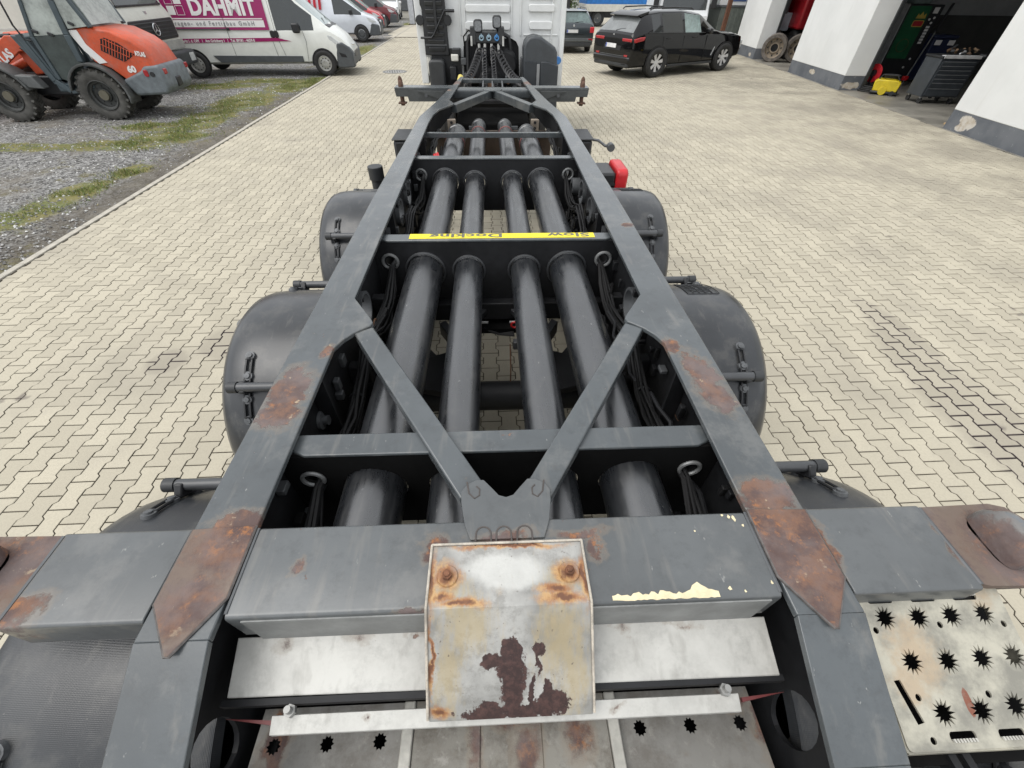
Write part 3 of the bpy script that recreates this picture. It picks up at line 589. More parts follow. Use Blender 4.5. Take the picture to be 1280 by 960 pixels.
# stainless trays behind the bolster
SST = rustpaint('speckled_stainless', (.48, .475, .445), [((-.5, -.1, 1.21), (.05, .05, .06)), ((-.33, -.1, 1.21), (.06, .03, .06)), ((-.2, -.1, 1.21), (.09, .02, .04)), ((.25, -.1, 1.21), (.1, .018, .04)), ((.4, -.1, 1.21), (.12, .014, .04)), ((-.3, -.24, 1.16), (.016, .02, .03)), ((.22, -.24, 1.16), (.03, .012, .03))], rough=.5, thr=(.55, 1.0), chips=.70, dirt=.14)
q = MB(); A = [(-.602, -.098, 1.222), (.590, -.100, 1.222), (.592, -.206, 1.182), (-.600, -.200, 1.182)]
q.add(A+[(x, y, z-.008) for x, y, z in A], [(0, 1, 2, 3), (4, 7, 6, 5), (0, 4, 5, 1), (1, 5, 6, 2), (2, 6, 7, 3), (3, 7, 4, 0)]); q.build('stainless_tray', SST, TR, bevel=.002)
MB().bx(-.545, .555, -.1025, -.0995, 1.222, 1.337).build('bolster_lit_face', mat('sky_lit_grey', (.21, .215, .21), .5, var=.25, sc=12), TR)  # lighter skin paints sky light onto the bolster's rear face
MB().bx(-.61, .60, -.215, -.203, 1.155, 1.178).build('tray_lip', BLKF, TR)
q = MB(); q.prism([(-.262, 1.155), (-.232, 1.168), (-.230, 1.162), (-.262, 1.14)], -.50, .492, fn=lambda p, r_, h: (h, p, r_)); q.build('light_board', SST, TR, bevel=.001)
for s in (-1, 1):
    MB().prism([(s*.50, -.238), (s*.60, -.232), (s*.50, -.246)], 1.150, 1.158).build('red_marker', mat('marker_red', (.13, .03, .03), .4), TR)
    k = MB().cyl((s*.462, -.226, 1.16), (s*.462, -.226, 1.195), .007, 10); k.cyl((s*.462, -.226, 1.168), (s*.462, -.226, 1.18), .012, 6); k.build('board_bolt', mat('dull_bolt', (.32, .32, .31), .45, metal=.5), TR)
# perforated rear walkway
GAL = rustpaint('dull_galvanised', (.20, .195, .18), [((-.56, -.26, .98), (.05, .12, .2)), ((.62, -.28, .98), (.05, .12, .2)), ((.56, -.22, .98), (.06, .03, .2)), ((-.05, -.25, 1.0), (.1, .05, .2)), ((.1, -.3, 1.0), (.1, .08, .2))], rough=.6, thr=(.3, .6), chips=.74, dirt=.55)
def star(c, r, n=14, q=.62, ry=1.): return [(c[0]+r*(1 if k % 2 == 0 else q)*math.cos(math.pi*k/n), c[1]+ry*r*(1 if k % 2 == 0 else q)*math.sin(math.pi*k/n)) for k in range(2*n)]
for s in (-1, 1):
    holes = [star((s*x, y), .017, 10, .72) for x in (.315, .44, .565) for y in (-.262, -.38, -.5)]
    plate('walkway_plate', [(s*.265, -.62), (s*.61, -.62), (s*.61, -.19), (s*.265, -.19)], holes, .004, lambda p, q, h: Vector((p, q, .96+h)), GAL, TR)
    MB().bx(s*.235, s*.262, -.62, -.19, .965, .985).build('walkway_rib', mat('pale_zinc', (.42, .41, .37), .55, var=.25, sc=9), TR, bevel=.003)
for x0, x1, z in ((-.234, -.0745, .978), (-.075, .0735, .974), (.073, .234, .978)):
    MB().bx(x0, x1, -.62, -.19, z-.006, z).build('walkway_strip', rustpaint('stained_zinc', (.20, .19, .165), [((-.09, -.27, .98), (.03, .1, .1)), ((0, -.23, .98), (.06, .04, .1)), ((.16, -.26, .98), (.05, .1, .1)), ((.03, -.3, .98), (.06, .1, .1))], rough=.6, thr=(.3, .8), dirt=.85) if 'stained_zinc' not in MC else MC['stained_zinc'], TR, bevel=.002)
MB().bx(-.62, .62, -.7, .3, .80, .82).build('rear_belly_plate', SHADE, TR)

# galvanised step plate at the right rear
def stepmat():
    m, g, b = newmat('worn_zinc_step'); c = g.co(); n = g.noise(c, 9, 6, .65); nf = g.noise(c, 60, 5, .7)
    k = g.mix(g.mr(n, .35, .62), (.22, .212, .18), (.44, .42, .345))
    k = g.mix(g.mr(g.m('ADD', g.spots(c, [((.85, -.19, 1.25), (.10, .10, .3)), ((.82, -.24, 1.2), (.06, .1, .3)), ((1.06, -.10, 1.25), (.06, .05, .3))]), g.m('MULTIPLY', g.m('SUBTRACT', g.noise(c, 16, 8, .75), .5), 2.2)), .2, .9, 0, .8), k, (.40, .31, .21))
    k = g.mix(g.mr(g.m('ADD', g.spots(c, [((.928, -.275, 1.22), (.012, .035, .2)), ((1.05, -.30, 1.2), (.02, .02, .2))]), g.m('MULTIPLY', g.m('SUBTRACT', nf, .5), .5)), .3, .4), k, (.20, .07, .04))
    k = g.mix(g.mr(g.noise(c, 22, 4, .7), .6, .72, 0, .5), k, (.30, .28, .24)); k = g.mix(g.m('MULTIPLY', g.mr(nf, .5, .75), .35), k, (.24, .23, .2))
    setb(g, b, col=k, rough=.5, metal=.15, nor=g.bump(nf, .3, .003)); return m
STP = stepmat()
sx0, sx1, sy0, sy1 = .770, 1.100, -.342, -.078
zst = lambda y: 1.287+(y+.1)*.37
hl = []
for x, y in ((.820, -.129), (.895, -.130), (.970, -.129), (1.045, -.128), (.843, -.205), (.921, -.206), (.997, -.204), (1.068, -.203), (.869, -.287), (.949, -.286), (1.024, -.281)): hl.append(star((x, y), .0235, 13, .52))
for x in (.822, .920, 1.017): hl.append(rrect(x-.028, x+.028, -.103, -.090, .005, 3))
for x in (.889, .990): hl.append(rrect(x-.027, x+.027, -.331, -.315, .006, 3))
hl.append([(.789, -.234), (.803, -.233), (.822, -.300), (.807, -.303)])
for x, y in ((.790, -.150), (.936, -.145), (1.079, -.148), (.828, -.262), (.977, -.262), (.826, -.327)): hl.append(circ((x, y), .0062, 10))
plate('step_plate', rrect(sx0, sx1, sy0, sy1, .01, 3), hl, .004, lambda p, q, h: Vector((p, q, zst(q)+h)), STP, TR)
q = MB()
for (xa, ya, xb, yb) in ((sx0, sy0, sx0, sy1), (sx1, sy0, sx1, sy1), (sx0, sy0, sx1, sy0)):
    q.add([(xa, ya, zst(ya)), (xb, yb, zst(yb)), (xb, yb, zst(yb)-.045), (xa, ya, zst(ya)-.045)], [(0, 1, 2, 3)])
o = q.build('step_edge', STP, TR, smooth=0); md = o.modifiers.new('t', 'SOLIDIFY'); md.thickness = .005; md.offset = 0
q = MB()
for x0_, y0_ in [(x, -.0925) for x in (.822, .920, 1.017)]+[(x, -.329) for x in (.889, .990)]:
    for k in range(8): q.box((x0_-.022+.0063*k, y0_, zst(y0_)+.005), (.0035, .006, .006))
q.build('grip_teeth', MC['pale_zinc'], TR, smooth=0)
MB().tube([(1.03, -.085, 1.262), (1.085, -.085, 1.262)], .02, 14).build('rubber_stop', RUB, TR)
for x in (.90, .93): MB().bx(x-.008, x+.008, -.75, -.345, 1.10, 1.14).build('step_strut', BLKF, TR)

# mudguards, wheels, axles
def fendmat(name, tex):
    m, g, b = newmat(name); c = g.co(); n = g.noise(c, 3, 5); nf = g.noise(c, 40, 4)
    col = g.mix(g.mr(n, .3, .7), (.021, .023, .026), (.038, .041, .045)); col = g.mix(g.m('MULTIPLY', g.mr(g.noise(c, 9, 6, .7), .5, .7), .4), col, (.10, .097, .09)); col = g.mix(g.m('MULTIPLY', g.mr(g.noise(g.vm('MULTIPLY', c, (1, .25, .25)), 22, 6, .7), .55, .72), .35), col, (.13, .125, .115))
    col = g.mix(g.mr(g.noise(c, 130, 2), .72, .78, 0, .5), col, (.2, .19, .17))
    h = g.m('MULTIPLY', nf, .15)
    if tex:
        q = g.vm('MULTIPLY', c, (1, 1, 1)); s = g.n('ShaderNodeSeparateXYZ', {0: q})
        a = g.m('SINE', g.m('MULTIPLY', g.m('ADD', s.outputs[0], s.outputs[1]), 950)); d = g.m('SINE', g.m('MULTIPLY', g.m('SUBTRACT', s.outputs[0], s.outputs[1]), 950))
        h = g.m('MULTIPLY', g.m('MULTIPLY', a, d), .6)
    setb(g, b, col=col, rough=.29, spec=.55, nor=g.bump(h, .13, .003)); return m
FND, FNT = fendmat('mudguard_plastic', False), fendmat('textured_mudguard_plastic', True)
FR = .60
AX = (.03, 1.385, 2.90)
def fender_meshes(tex):
    prof = [(.675, -.035), (.68, -.004), (.70, 0), (.95, .004), (1.15, .003), (1.215, -.003), (1.256, -.016), (1.284, -.042), (1.298, -.08), (1.302, -.135), (1.305, -.139), (1.295, -.141), (1.288, -.08), (1.27, -.046), (1.23, -.02), (.69, -.012)]
    vs = []; fs = []; NA = 44; n = len(prof)
    for k in range(NA+1):
        a = R(-98+196*k/NA)
        for x, dr in prof: r = FR+dr; vs.append((x, r*math.sin(a), r*math.cos(a)))
    for k in range(NA):
        for i in range(n): fs.append((k*n+i, (k+1)*n+i, (k+1)*n+(i+1) % n, k*n+(i+1) % n))
    fs += [tuple(range(n)), tuple(range(NA*n, NA*n+n))[::-1]]
    return MB().add(vs, fs)
def build_fenders():
    first = fender_meshes(False).build('mudguard', FND, TR, smooth=45)
    def onarc(x, a, r): return (x, r*math.sin(R(a)), r*math.cos(R(a)))
    for sg in (-1, 1):
        A = sg*42
        MB().tube([onarc(.60, A, .645), onarc(1.17, A, .645)], .021, 16).build('bracket_bar', mat('bracket_tube', (.055, .058, .062), .38, spec=.6), first)
        MB().tube([onarc(1.16, A, .645), onarc(1.20, A, .645)], .0255, 16).build('bar_cap', DRK, first)
        for x in (.88, 1.14):
            for a in (A-14, A+14, A+5, A-5):
                M = Matrix.Translation(Vector(onarc(x, a, .606))) @ Matrix.Rotation(-R(a), 4, 'X')
                MB().lathe([(.001, .016), (.012, .015), (.013, .008), (.021, .008), (.023, -.004)], (0, 0, 0), 'z', 12).xf(M).build('strap_bolt', mat('zinc_bolt', (.10, .105, .11), .5, metal=.2, var=.3, sc=20), first, smooth=50)
            q3 = MB()
            for dx in (-.012, .012): q3.tube([onarc(x+dx, a, .611) for a in range(A-13, A+14, 2)], .0055, 6)
            q3.box(onarc(x, A+12.5, .611), (.03, .012, .008)); q3.box(onarc(x, A-12.5, .611), (.03, .012, .008)); q3.build('slotted_strap', BLK, first)
            MB().box(onarc(x, A, .63), (.03, .055, .05), M=Matrix.Rotation(-R(A), 3, 'X')).build('bar_clamp', BLK, first, bevel=.006)
    first.location = (0, AX[1], .5); insts = []
    for y in AX:
        for s in (1, -1):
            if y == AX[1] and s == 1: f = first
            else: f = dup(first, TR, location=(0, y, .5), scale=(s, 1, 1))
            insts.append((y, s, f))
    me2 = first.data.copy(); me2.materials.clear(); me2.materials.append(FNT)
    for y, s, f in insts:
        if y == AX[0]: f.data = me2; f['label'] = 'rear mudguard with fine diamond texture'
        if s == 1 and y != AX[0]:   # embossed grid of the maker's plate
            q = MB(); rg = random.Random(int(y*10))
            for i in range(6):
                q.tube([onarc(1.0+.034*i, a, .6055) for a in range(8, 27, 3)], .0022, 5)
            for j in range(8):
                e0, e1 = 1.0+.034*rg.choice((0, 0, 0, 1)), 1.17-.034*rg.choice((0, 0, 1)); q.tube([onarc(e0, 8+2.6*j, .6055), onarc(e1, 8+2.6*j, .6055)], .0022, 5)
            for i in range(14): q.box(onarc(1.01+.15*rg.random(), 9+17*rg.random(), .6055), (.016, .006, .005))
            q.build('embossed_grid', BLK, f)
build_fenders()
def tyre(R_, w, n=40, tread=True):
    h = w/2
    return [(R_*.60, -h*.82), (R_*.66, -h*.93), (R_*.80, -h), (R_*.92, -h*.97), (R_*.975, -h*.86), (R_, -h*.72), (R_, -h*.30), (R_*.975, -h*.28), (R_*.975, -h*.22), (R_, -h*.2), (R_, h*.2), (R_*.975, h*.22), (R_*.975, h*.28), (R_, h*.30), (R_, h*.72), (R_*.975, h*.86), (R_*.92, h*.97), (R_*.80, h), (R_*.66, h*.93), (R_*.60, h*.82)]
tw = MB().lathe(tyre(.505, .36), (0, 0, 0), 'x', 40).build('wheel', RUB, TR)
MB().lathe([(.02, .06), (.12, .06), (.13, .1), (.2, .1), (.25, .03), (.29, .12), (.305, .15)], (0, 0, 0), 'x', 32).build('rim', DIM, tw)
first = True
for y in AX:
    for s in (1, -1):
        if first: tw.location = (1.03, y, .505); first = False
        else: dup(tw, TR, location=(s*1.03, y, .505), scale=(s, 1, 1))
    MB().cyl((-.9, y-.10, .55), (.9, y-.10, .55), .085, 20).build('axle', BLKF, TR)
    for s in (-1, 1):
        q = MB(); q.box((s*.42, y+.12, .64), (.40, .07, .10), M=Matrix.Rotation(s*R(55), 3, 'Z')); q.build('trailing_arm', BLKF, TR, bevel=.008)
        MB().cyl((s*.62, y-.18, .55), (s*.62, y-.18, .72), .12, 18).build('air_spring', RUB, TR)
for y, z in ((1.9, .80), (2.42, .82), (.62, .55)):
    MB().bx(-.6, .6, y-.04, y+.04, z-.05, z+.05).build('lower_crossbeam', BLKF, TR, bevel=.006)
for s in (-1, 1):
    MB().prism([(s*.0, 1.86), (s*.045, 1.86), (s*.155, 1.53), (s*.10, 1.53), (s*.0, 1.76)], .90, .935).build('bracket_leg', mat('brace_grey', (.035, .037, .04), .4), TR, bevel=.004)
    MB().bx(s*.06, s*.10, 1.525, 1.535, .888, .897).build('bracket_tab', mat('pale_tab2', (.4, .4, .39), .5), TR)
    MB().cyl((s*.86, .42, .58), (s*.86, .95, .58), .19, 20).build('shade_tank', BLK, TR, bevel=.02)  # tanks added between the wheels to block side light from the ground
    MB().cyl((s*.86, 1.86, .58), (s*.86, 2.40, .58), .19, 20).build('shade_tank', BLK, TR, bevel=.02)
    MB().tube([(s*.30, 1.78, .80), (s*.19, 1.66, .72), (s*.22, 1.5, .60)], .012, 8).build('air_hose', RUB, TR)
    MB().prism([(s*.62, 1.30), (s*.62, 1.20), (s*.17, 1.08), (s*.13, 1.16), (s*.18, 1.42), (s*.24, 1.46)], .72, .76).build('axle_plate', BLKF, TR, bevel=.004)
    q = MB().prism([(s*.30, 1.55), (s*.335, 1.52), (s*.195, 1.26), (s*.165, 1.29)], .82, .90); q.build('control_arm', mat('brace_grey', (.035, .037, .04), .4), TR, bevel=.005)
MB().bx(-.11, .11, 1.55, 1.74, .80, .83).build('bracket_plate', SHADE, TR)
MB().bx(-.62, .62, 1.60, 1.66, .86, .97).build('lower_crossbeam', BLKF, TR, bevel=.006)
for y in (.02, 1.29, 2.80):
    for s in (-1, 1): MB().cyl((s*.66, y, .52), (s*.84, y, .52), .21, 22).build('shade_drum', BLKF, TR)  # drums added as light blockers, darken the ground under the frame
# pneumatic valve and hoses between the tubes
vb = MB().box((.10, 1.42, .82), (.045, .04, .05)).cyl((.075, 1.42, .83), (.14, 1.42, .83), .012, 10); vb.build('air_valve', DIM, TR, bevel=.003)
MB().torus((.088, 1.52, .88), .018, .006, 'y', 16, 6).build('valve_ring', REDP, TR)
for k in range(3): MB().tube([(-.16+.02*k, 1.62, .82), (-.08, 1.58-.01*k, .80+.012*k), (.0, 1.54, .80), (.085, 1.53-.015*k, .82)], .007, 8).build('air_hose', RUB, TR)
MB().tube([(.06, 1.42, .82), (.062, 1.36, .70), (.058, 1.30, .58)], .004, 6).build('linkage_rod', RUST2, TR)
MB().tube([(.055, 1.30, .60), (.02, 1.29, .60), (-.01, 1.27, .60)], .012, 8).build('rod_joint', BLKF, TR)
MB().bx(.78, 1.215, -.36, -.02, 1.10, 1.13).build('dark_backing', SHADE, TR)  # added black sheet, hides the bright ground behind the step holes
# cable looms along the insides of both webs
rng = random.Random(21)
CB = mat('cable_black', (.012, .012, .0125), .6, spec=.25)
for s in (-1, 1):
    for k in range(7):
        ys = np.linspace(-.15, 4.4, 42); P = []; a = rng.uniform(-.02, .02); b_ = rng.uniform(-.02, .02)
        for i, y in enumerate(ys):
            near = min(abs(y-c) for c in (.318, 1.655, 3.035)); pin = math.exp(-(near/.12)**2)
            sag = .10*math.sin(math.pi*min(1, near/.65))
            x = .565+(a+rng.uniform(-.007, .007))*(1-.6*pin)-.01; z = 1.20-sag*(.8+k*.06)+(b_+rng.uniform(-.006, .006))*(1-.5*pin)
            P.append((s*x, y, z))
        MB().tube(P, rng.choice((.0055, .0065, .008)), 6).build('cable', CB, TR)
    for y in (.75, 1.1, 2.2, 2.6): MB().torus((s*.563, y, 1.10), .028, .006, 'y', 14, 6).build('cable_tie', BLKF, TR)
    MB().lathe([(.001, .03), (.018, .03), (.018, .012), (.034, .01), (.036, 0)], (s*.645, .60, 1.15), 'x', 16).xf(Matrix.Identity(4)).build('web_bolt', RUST2 if s > 0 else DIM, TR)
    for i in range(60):
        y = rng.uniform(-.1, 4.2); MB().box((s*rng.uniform(.615, .64), y, rng.uniform(.95, 1.25)), (rng.uniform(.012, .03), rng.uniform(.015, .04), rng.uniform(.015, .05))).build('web_fitting', rng.choice((BLKF, DIM, CB, BLKF)), TR, bevel=.003)
for s in (-1, 1):
    for k in range(9):      # short loose hoses and branch lines
        y0 = rng.uniform(.0, 3.8); x0 = rng.uniform(.52, .60); z0 = rng.uniform(1.0, 1.2); L = rng.uniform(.25, .6)
        P = [(s*(x0+rng.uniform(-.03, .02)), y0+L*t/6, z0+rng.uniform(-.03, .03)-.12*math.sin(math.pi*t/6)*rng.random()) for t in range(7)]
        MB().tube(P, rng.choice((.006, .008, .011)), 6).build('branch_hose', rng.choice((CB, CB, RUB, BLKF)), TR, smooth=50)
    for y in (.45, .95, 1.45, 2.1, 2.5, 3.3, 3.6): MB().box((s*.60, y, rng.uniform(1.0, 1.1)), (.09, .05, .09)).build('cable_bracket', BLKF, TR, bevel=.006)
    for y in (.2, 1.0, 2.3, 3.4): MB().bx(s*.50, s*.63, y, y+.35, .80, .93).build('valve_block', BLKF, TR, bevel=.012)
for k in range(3): MB().tube([(-.545+.012*k, 3.55, 1.10), (-.50+.012*k, 3.42+.02*k, 1.24), (-.46+.012*k, 3.30, 1.20), (-.45+.015*k, 3.12, 1.02)], .009, 8).build('red_air_hose', REDP, TR)
MB().tube([(-.50, 3.3, 1.04), (-.55, 3.2, 1.10), (-.52, 3.12, 1.0)], .006, 6).build('green_cable', mat('green_cable', (.02, .10, .06), .5), TR)
for y in (.40, 1.2): MB().torus((-.575, y, 1.12), .032, .0035, 'x', 20, 6).build('wire_coil', RUST2, TR)
MB().lathe([(.03, -.03), (.06, -.03), (.06, .03), (.03, .03)], (.612, 2.9, 1.16), 'x', 20).build('web_socket', DIM, TR)
# side fittings
MB().bx(.70, 1.06, 3.42, 3.74, .84, 1.09).build('extinguisher_box', mat('black_box', (.022, .023, .024), .4), TR, bevel=.02)
q = MB().prism(rrect(3.40, 3.76, .80, 1.12, .05), 1.06, 1.165, 'x'); q.build('extinguisher_lid', mat('red_lid', (.50, .02, .025), .35), TR, bevel=.02, smooth=40)
for z in (.93, 1.0): MB().bx(.72, 1.06, 3.414, 3.419, z-.012, z+.012).build('box_strap', RUB, TR)
q = MB().cyl((-1.05, 3.58, .62), (-1.05, 3.58, 1.08), .055, 18); q.cyl((-1.05, 3.58, 1.0), (-1.05, 3.58, 1.11), .066, 18); q.build('filler_post', DRK, TR, bevel=.006)
for s in (-1, 1):
    MB().bx(s*.86, s*1.10, 4.72, 5.14, .35, 1.03).build('landing_leg', BLK, TR, bevel=.03)
    MB().bx(s*.85, s*1.11, 4.71, 5.16, 1.03, 1.045).build('leg_cap', DRK, TR, bevel=.008)
    MB().bx(s*.86, s*.98, 4.69, 4.71, .80, .98).build('leg_plate', mat('pale_leg_plate', (.42, .44, .46), .5), TR)
MB().tube([(1.10, 4.75, 1.03), (1.16, 4.72, 1.03), (1.20, 4.55, 1.02), (1.27, 4.5, 1.02)], .014, 10).build('crank_handle', DIM, TR)
MB().cyl((1.25, 4.46, 1.02), (1.25, 4.54, 1.02), .04, 10).build('crank_knob', DIM, TR, bevel=.004)

# ------------------------------------------------------------------ tractor truck in front of the trailer
TK = thing('tractor_truck', 'white tractor truck cab seen from behind, coupled in front of the trailer frame', 'truck', (0, 9.2, 0))
def cw(u, v): return ((u-613.5)*(.0136+.000015*v), 2.06-.01015*v-.0000087*v*v)   # cab rear wall: drawing grid -> metres
def cabrear():
    CW = mat('cab_white', (.70, .715, .71), .38, var=.05)
    arch = [cw(579, 96), cw(579, 58), cw(581, 51), cw(587, 47), cw(639, 47), cw(645, 51), cw(648, 58), cw(648, 96)]
    zt = 3.3; out = [(-1.21, .95), (-1.16, zt), (1.22, zt), (1.25, .95), (arch[-1][0], .95)]+arch[::-1][0:]+[(arch[0][0], .95)]
    # wall with the arch cut out
    MB().prism([(-1.21, 1.02), (-1.17, zt), (1.21, zt), (1.25, 1.02), (arch[-1][0], 1.02)]+arch[::-1]+[(arch[0][0], 1.02)], 0, .05, fn=lambda p, q, h: (p, h, q)).build('cab_rear_wall', CW, TK, bevel=.006)
    MB().bx(-1.17, 1.21, .055, 1.9, 1.1, zt).build('cab_body', CW, TK, bevel=.06)
    def emb(x0, x1, z0, z1, d=.035, name='embossed_panel'):
        q = MB().prism(rrect(x0, x1, z0, z1, min(.06, (z1-z0)*.3)), -d, .0, fn=lambda p, q, h: (p, h, q)); q.build(name, CW, TK, bevel=.012)
    def rc(u0, v0, u1, v1, **k):
        a, b_ = cw(u0, v0), cw(u1, v1); emb(min(a[0], b_[0]), max(a[0], b_[0]), min(a[1], b_[1]), max(a[1], b_[1]), **k)
    for a in ((582, -16, 638, -2), (582, 5, 638, 15), (582, 26, 638, 37), (662, -14, 695, -2), (662, 4, 694, 14), (662, 25, 690, 36)): rc(*a)
    for u in (572, 578.5, 642, 655, 698):
        a, b_ = cw(u, -60), cw(u, 44 if u not in (698,) else 60); MB().bx(a[0]-.012, a[0]+.012, -.022, 0, b_[1], a[1]).build('panel_bead', CW, TK, bevel=.006)
    rc(654, 41.5, 697, 43.5, d=.012, name='panel_bead')
    # side fairings
    MB().prism([(-.02, .90), (.30, .90), (.30, zt), (-.02, zt)], -1.30, -1.17, 'x').build('side_fairing', CW, TK, bevel=.015)
    MB().prism([(-.10, .88), (.30, .88), (.30, zt), (-.02, zt)], 1.22, 1.31, 'x').build('side_fairing', CW, TK, bevel=.015)
    MB().bx(-1.17, -1.10, -.04, .02, 1.05, 1.30).build('door_hinge', WHD, TK, bevel=.01)
    MB().bx(-1.18, -1.12, -.05, .0, 1.60, 1.82).build('grab_recess', BLK, TK, bevel=.02)
    # louvred air intake
    a0, a1 = cw(526, 0)[0], cw(557, 0)[0]
    MB().prism([(cw(533, 68)[0], cw(533, 68)[1]), (cw(562, 68)[0], cw(562, 68)[1]), (a1, 1.9), (a1, zt), (a0, zt), (a0, 2.0), (cw(530, 15)[0], 1.92), (cw(531, 40)[0], 1.65)], -.11, -.002, fn=lambda p, q, h: (p, h, q)).build('air_intake', BLK, TK, bevel=.01)
    for i in range(16):
        z = 1.42+.10*i; w0 = cw(532-.1*i, 40)[0]+.05; MB().box(((w0+a1)/2-.02, -.125, z), (abs(a1-w0)-.06, .04, .055), M=Matrix.Rotation(R(18), 3, 'X')).build('louvre', DRK, TK, bevel=.006)
    MB().bx(cw(544, 0)[0]-.02, cw(544, 0)[0]+.03, -.16, -.10, 1.62, zt).build('intake_rail', BLK, TK, bevel=.008)
    MB().bx(cw(533, 54)[0], cw(559, 54)[0], -.125, -.11, cw(540, 56)[1], cw(540, 54)[1]).build('intake_trim', DIM, TK)
    for u in (526.5, 560.5): MB().cyl((cw(u, 25)[0], -.12, cw(u, 25)[1]), (cw(u, 25)[0], -.05, cw(u, 25)[1]), .07, 16).build('intake_ear', BLK, TK, bevel=.006)
    P = [cw(528, 46), cw(541, 46), cw(544, 42), cw(557, 13), cw(568, 13)]
    MB().tube([(x, -.18, z) for x, z in P], .016, 10).build('grab_rail', BLK, TK); MB().box((cw(563, 13)[0], -.12, cw(563, 13)[1]), (.16, .12, .04)).build('rail_bracket', BLK, TK, bevel=.005)
    # black guard below the intake
    a, b_ = cw(537, 72), cw(558, 101); MB().prism(rrect(a[0], b_[0], b_[1]-.2, a[1], .07), -.32, -.05, fn=lambda p, q, h: (p, h, q)).build('rear_wheel_guard', DRK, TK, bevel=.03)
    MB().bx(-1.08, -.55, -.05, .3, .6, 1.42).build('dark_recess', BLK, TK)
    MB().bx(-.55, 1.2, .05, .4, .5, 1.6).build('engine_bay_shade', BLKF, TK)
    # engine and gearbox lumps inside the arch
    for (x, z, r, d) in ((-.2, 1.15, .2, .2), (.25, 1.22, .22, .25), (0, .95, .25, .3), (-.38, 1.05, .1, .2)):
        MB().lathe([(.001, -d), (r*.8, -d), (r, -d*.7), (r, .2)], (x, -.1, z), 'y', 20).build('engine_part', BLKF, TK)
    for (x, z, w_, h_) in ((-.62, 1.38, .14, .11), (-.42, 1.02, .16, .14), (-.7, 1.08, .12, .2), (.60, 1.12, .14, .4), (-.5, 1.25, .1, .1)):
        MB().box((x, -.14, z), (w_, .16, h_)).build('bracket_box', rng.choice((BLK, DIM, DRK)), TK, bevel=.012)
    MB().box((cw(569, 70)[0], -.2, cw(569, 70)[1]), (.13, .08, .10)).build('lamp_holder', WHD, TK, bevel=.015)
    # hose carrier with couplings and work lamps
    a, b_ = cw(590, 37), cw(628, 51)
    MB().bx(a[0], b_[0], -.34, -.14, b_[1], a[1]).build('hose_carrier', DRK, TK, bevel=.015)
    for s, u in ((-1, 592), (1, 626)): 
        x, z = cw(u, 44); MB().bx(x-.05, x+.05, -.36, -.16, z-.10, z+.14).build('carrier_side', DRK, TK, bevel=.012)
        MB().bx(x-.015+s*.03, x+.015+s*.03, -.38, -.36, z-.11, z+.02).build('carrier_tab', mat('pale_tab', (.5, .5, .48), .5), TK)
    for u, c in ((602, 'pale_blue_coupling'), (611, 'pale_blue_coupling'), (620.5, 'blue_coupling')):
        x, z = cw(u, 44); m_ = mat(c, (.30, .42, .50) if c[0] == 'p' else (.06, .22, .48), .4)
        MB().torus((x, -.35, z-.005), .032, .012, 'y', 16, 8).build('hose_coupling', m_, TK); MB().tube([(x, -.355, z+.05), (x, -.355, z-.0)], .012, 6).build('coupling_lever', m_, TK)
    for u, v in ((598, 30), (621, 25)):
        x, z = cw(u, v); MB().prism(rrect(x-.075, x+.075, z-.09, z+.085, .045), -.36, -.28, fn=lambda p, q, h: (p, h, q)).build('work_lamp', BLK, TK, bevel=.015)
        MB().prism(rrect(x-.058, x+.058, z-.07, z+.065, .035), -.372, -.361, fn=lambda p, q, h: (p, h, q)).build('lamp_lens', mat('grey_lens', (.20, .21, .22), .2, var=.3, sc=40), TK)
        MB().tube([(x, -.3, z-.08), (x+(.03 if u > 610 else .02), -.28, cw(u, 40)[1])], .022, 8).build('lamp_stalk', BLK, TK)
    # coiled lines running down to the trailer nose
    def coil(p0, p1, sag, turns, r, t, m_, name):
        n = turns*10; P = []
        for i in range(n+1):
            f = i/n; c = Vector(p0).lerp(Vector(p1), f)-Vector((0, 0, sag*math.sin(math.pi*f))); a = 2*math.pi*turns*f
            P.append(c+Vector((math.cos(a)*r, math.sin(a)*r*.6, math.sin(a)*r*.8)))
        MB().tube(P, t, 5).build(name, m_, TK)
    HS = mat('hose_black', (.022, .022, .024), .4)
    coil((cw(601, 57)[0], -.30, 1.46), (-.48, -1.6, 1.12), .10, 15, .055, .016, HS, 'coiled_hose')
    coil((cw(621, 58)[0], -.30, 1.44), (.52, -1.6, 1.13), .12, 15, .055, .016, HS, 'coiled_hose')
    coil((cw(605, 55)[0], -.36, 1.44), (-.12, -1.3, 1.05), .05, 14, .035, .012, HS, 'coiled_hose')
    coil((cw(615, 55)[0], -.36, 1.46), (.06, -1.3, 1.05), .05, 14, .035, .012, HS, 'coiled_hose')
    for u in (599, 606, 614, 622.5): x, z = cw(u, 56); MB().cyl((x, -.33, z+.05), (x, -.33, z-.08), .022, 8).build('plug', mat('pale_plug', (.5, .5, .48), .4), TK)
    for pts in ([(594, 40), (585, 52), (585, 90)], [(628, 40), (637, 58), (638, 95)]):
        MB().tube([(cw(u, v)[0], -.22, cw(u, v)[1]) for u, v in ((pts[0][0], pts[0][1]), ((pts[0][0]+pts[1][0])/2+(pts[1][0]-pts[0][0])*.3, pts[0][1]+4), pts[1], pts[2])], .035, 10).build('bent_pipe', BLK, TK)
    MB().tube([(cw(595, 38)[0], -.3, cw(595, 38)[1]), (cw(586, 36)[0], -.28, cw(586, 36)[1]), (cw(580, 44)[0], -.2, cw(580, 44)[1]), (cw(581, 56)[0], -.15, cw(581, 56)[1])], .012, 8).build('loose_cable', CB, TK)
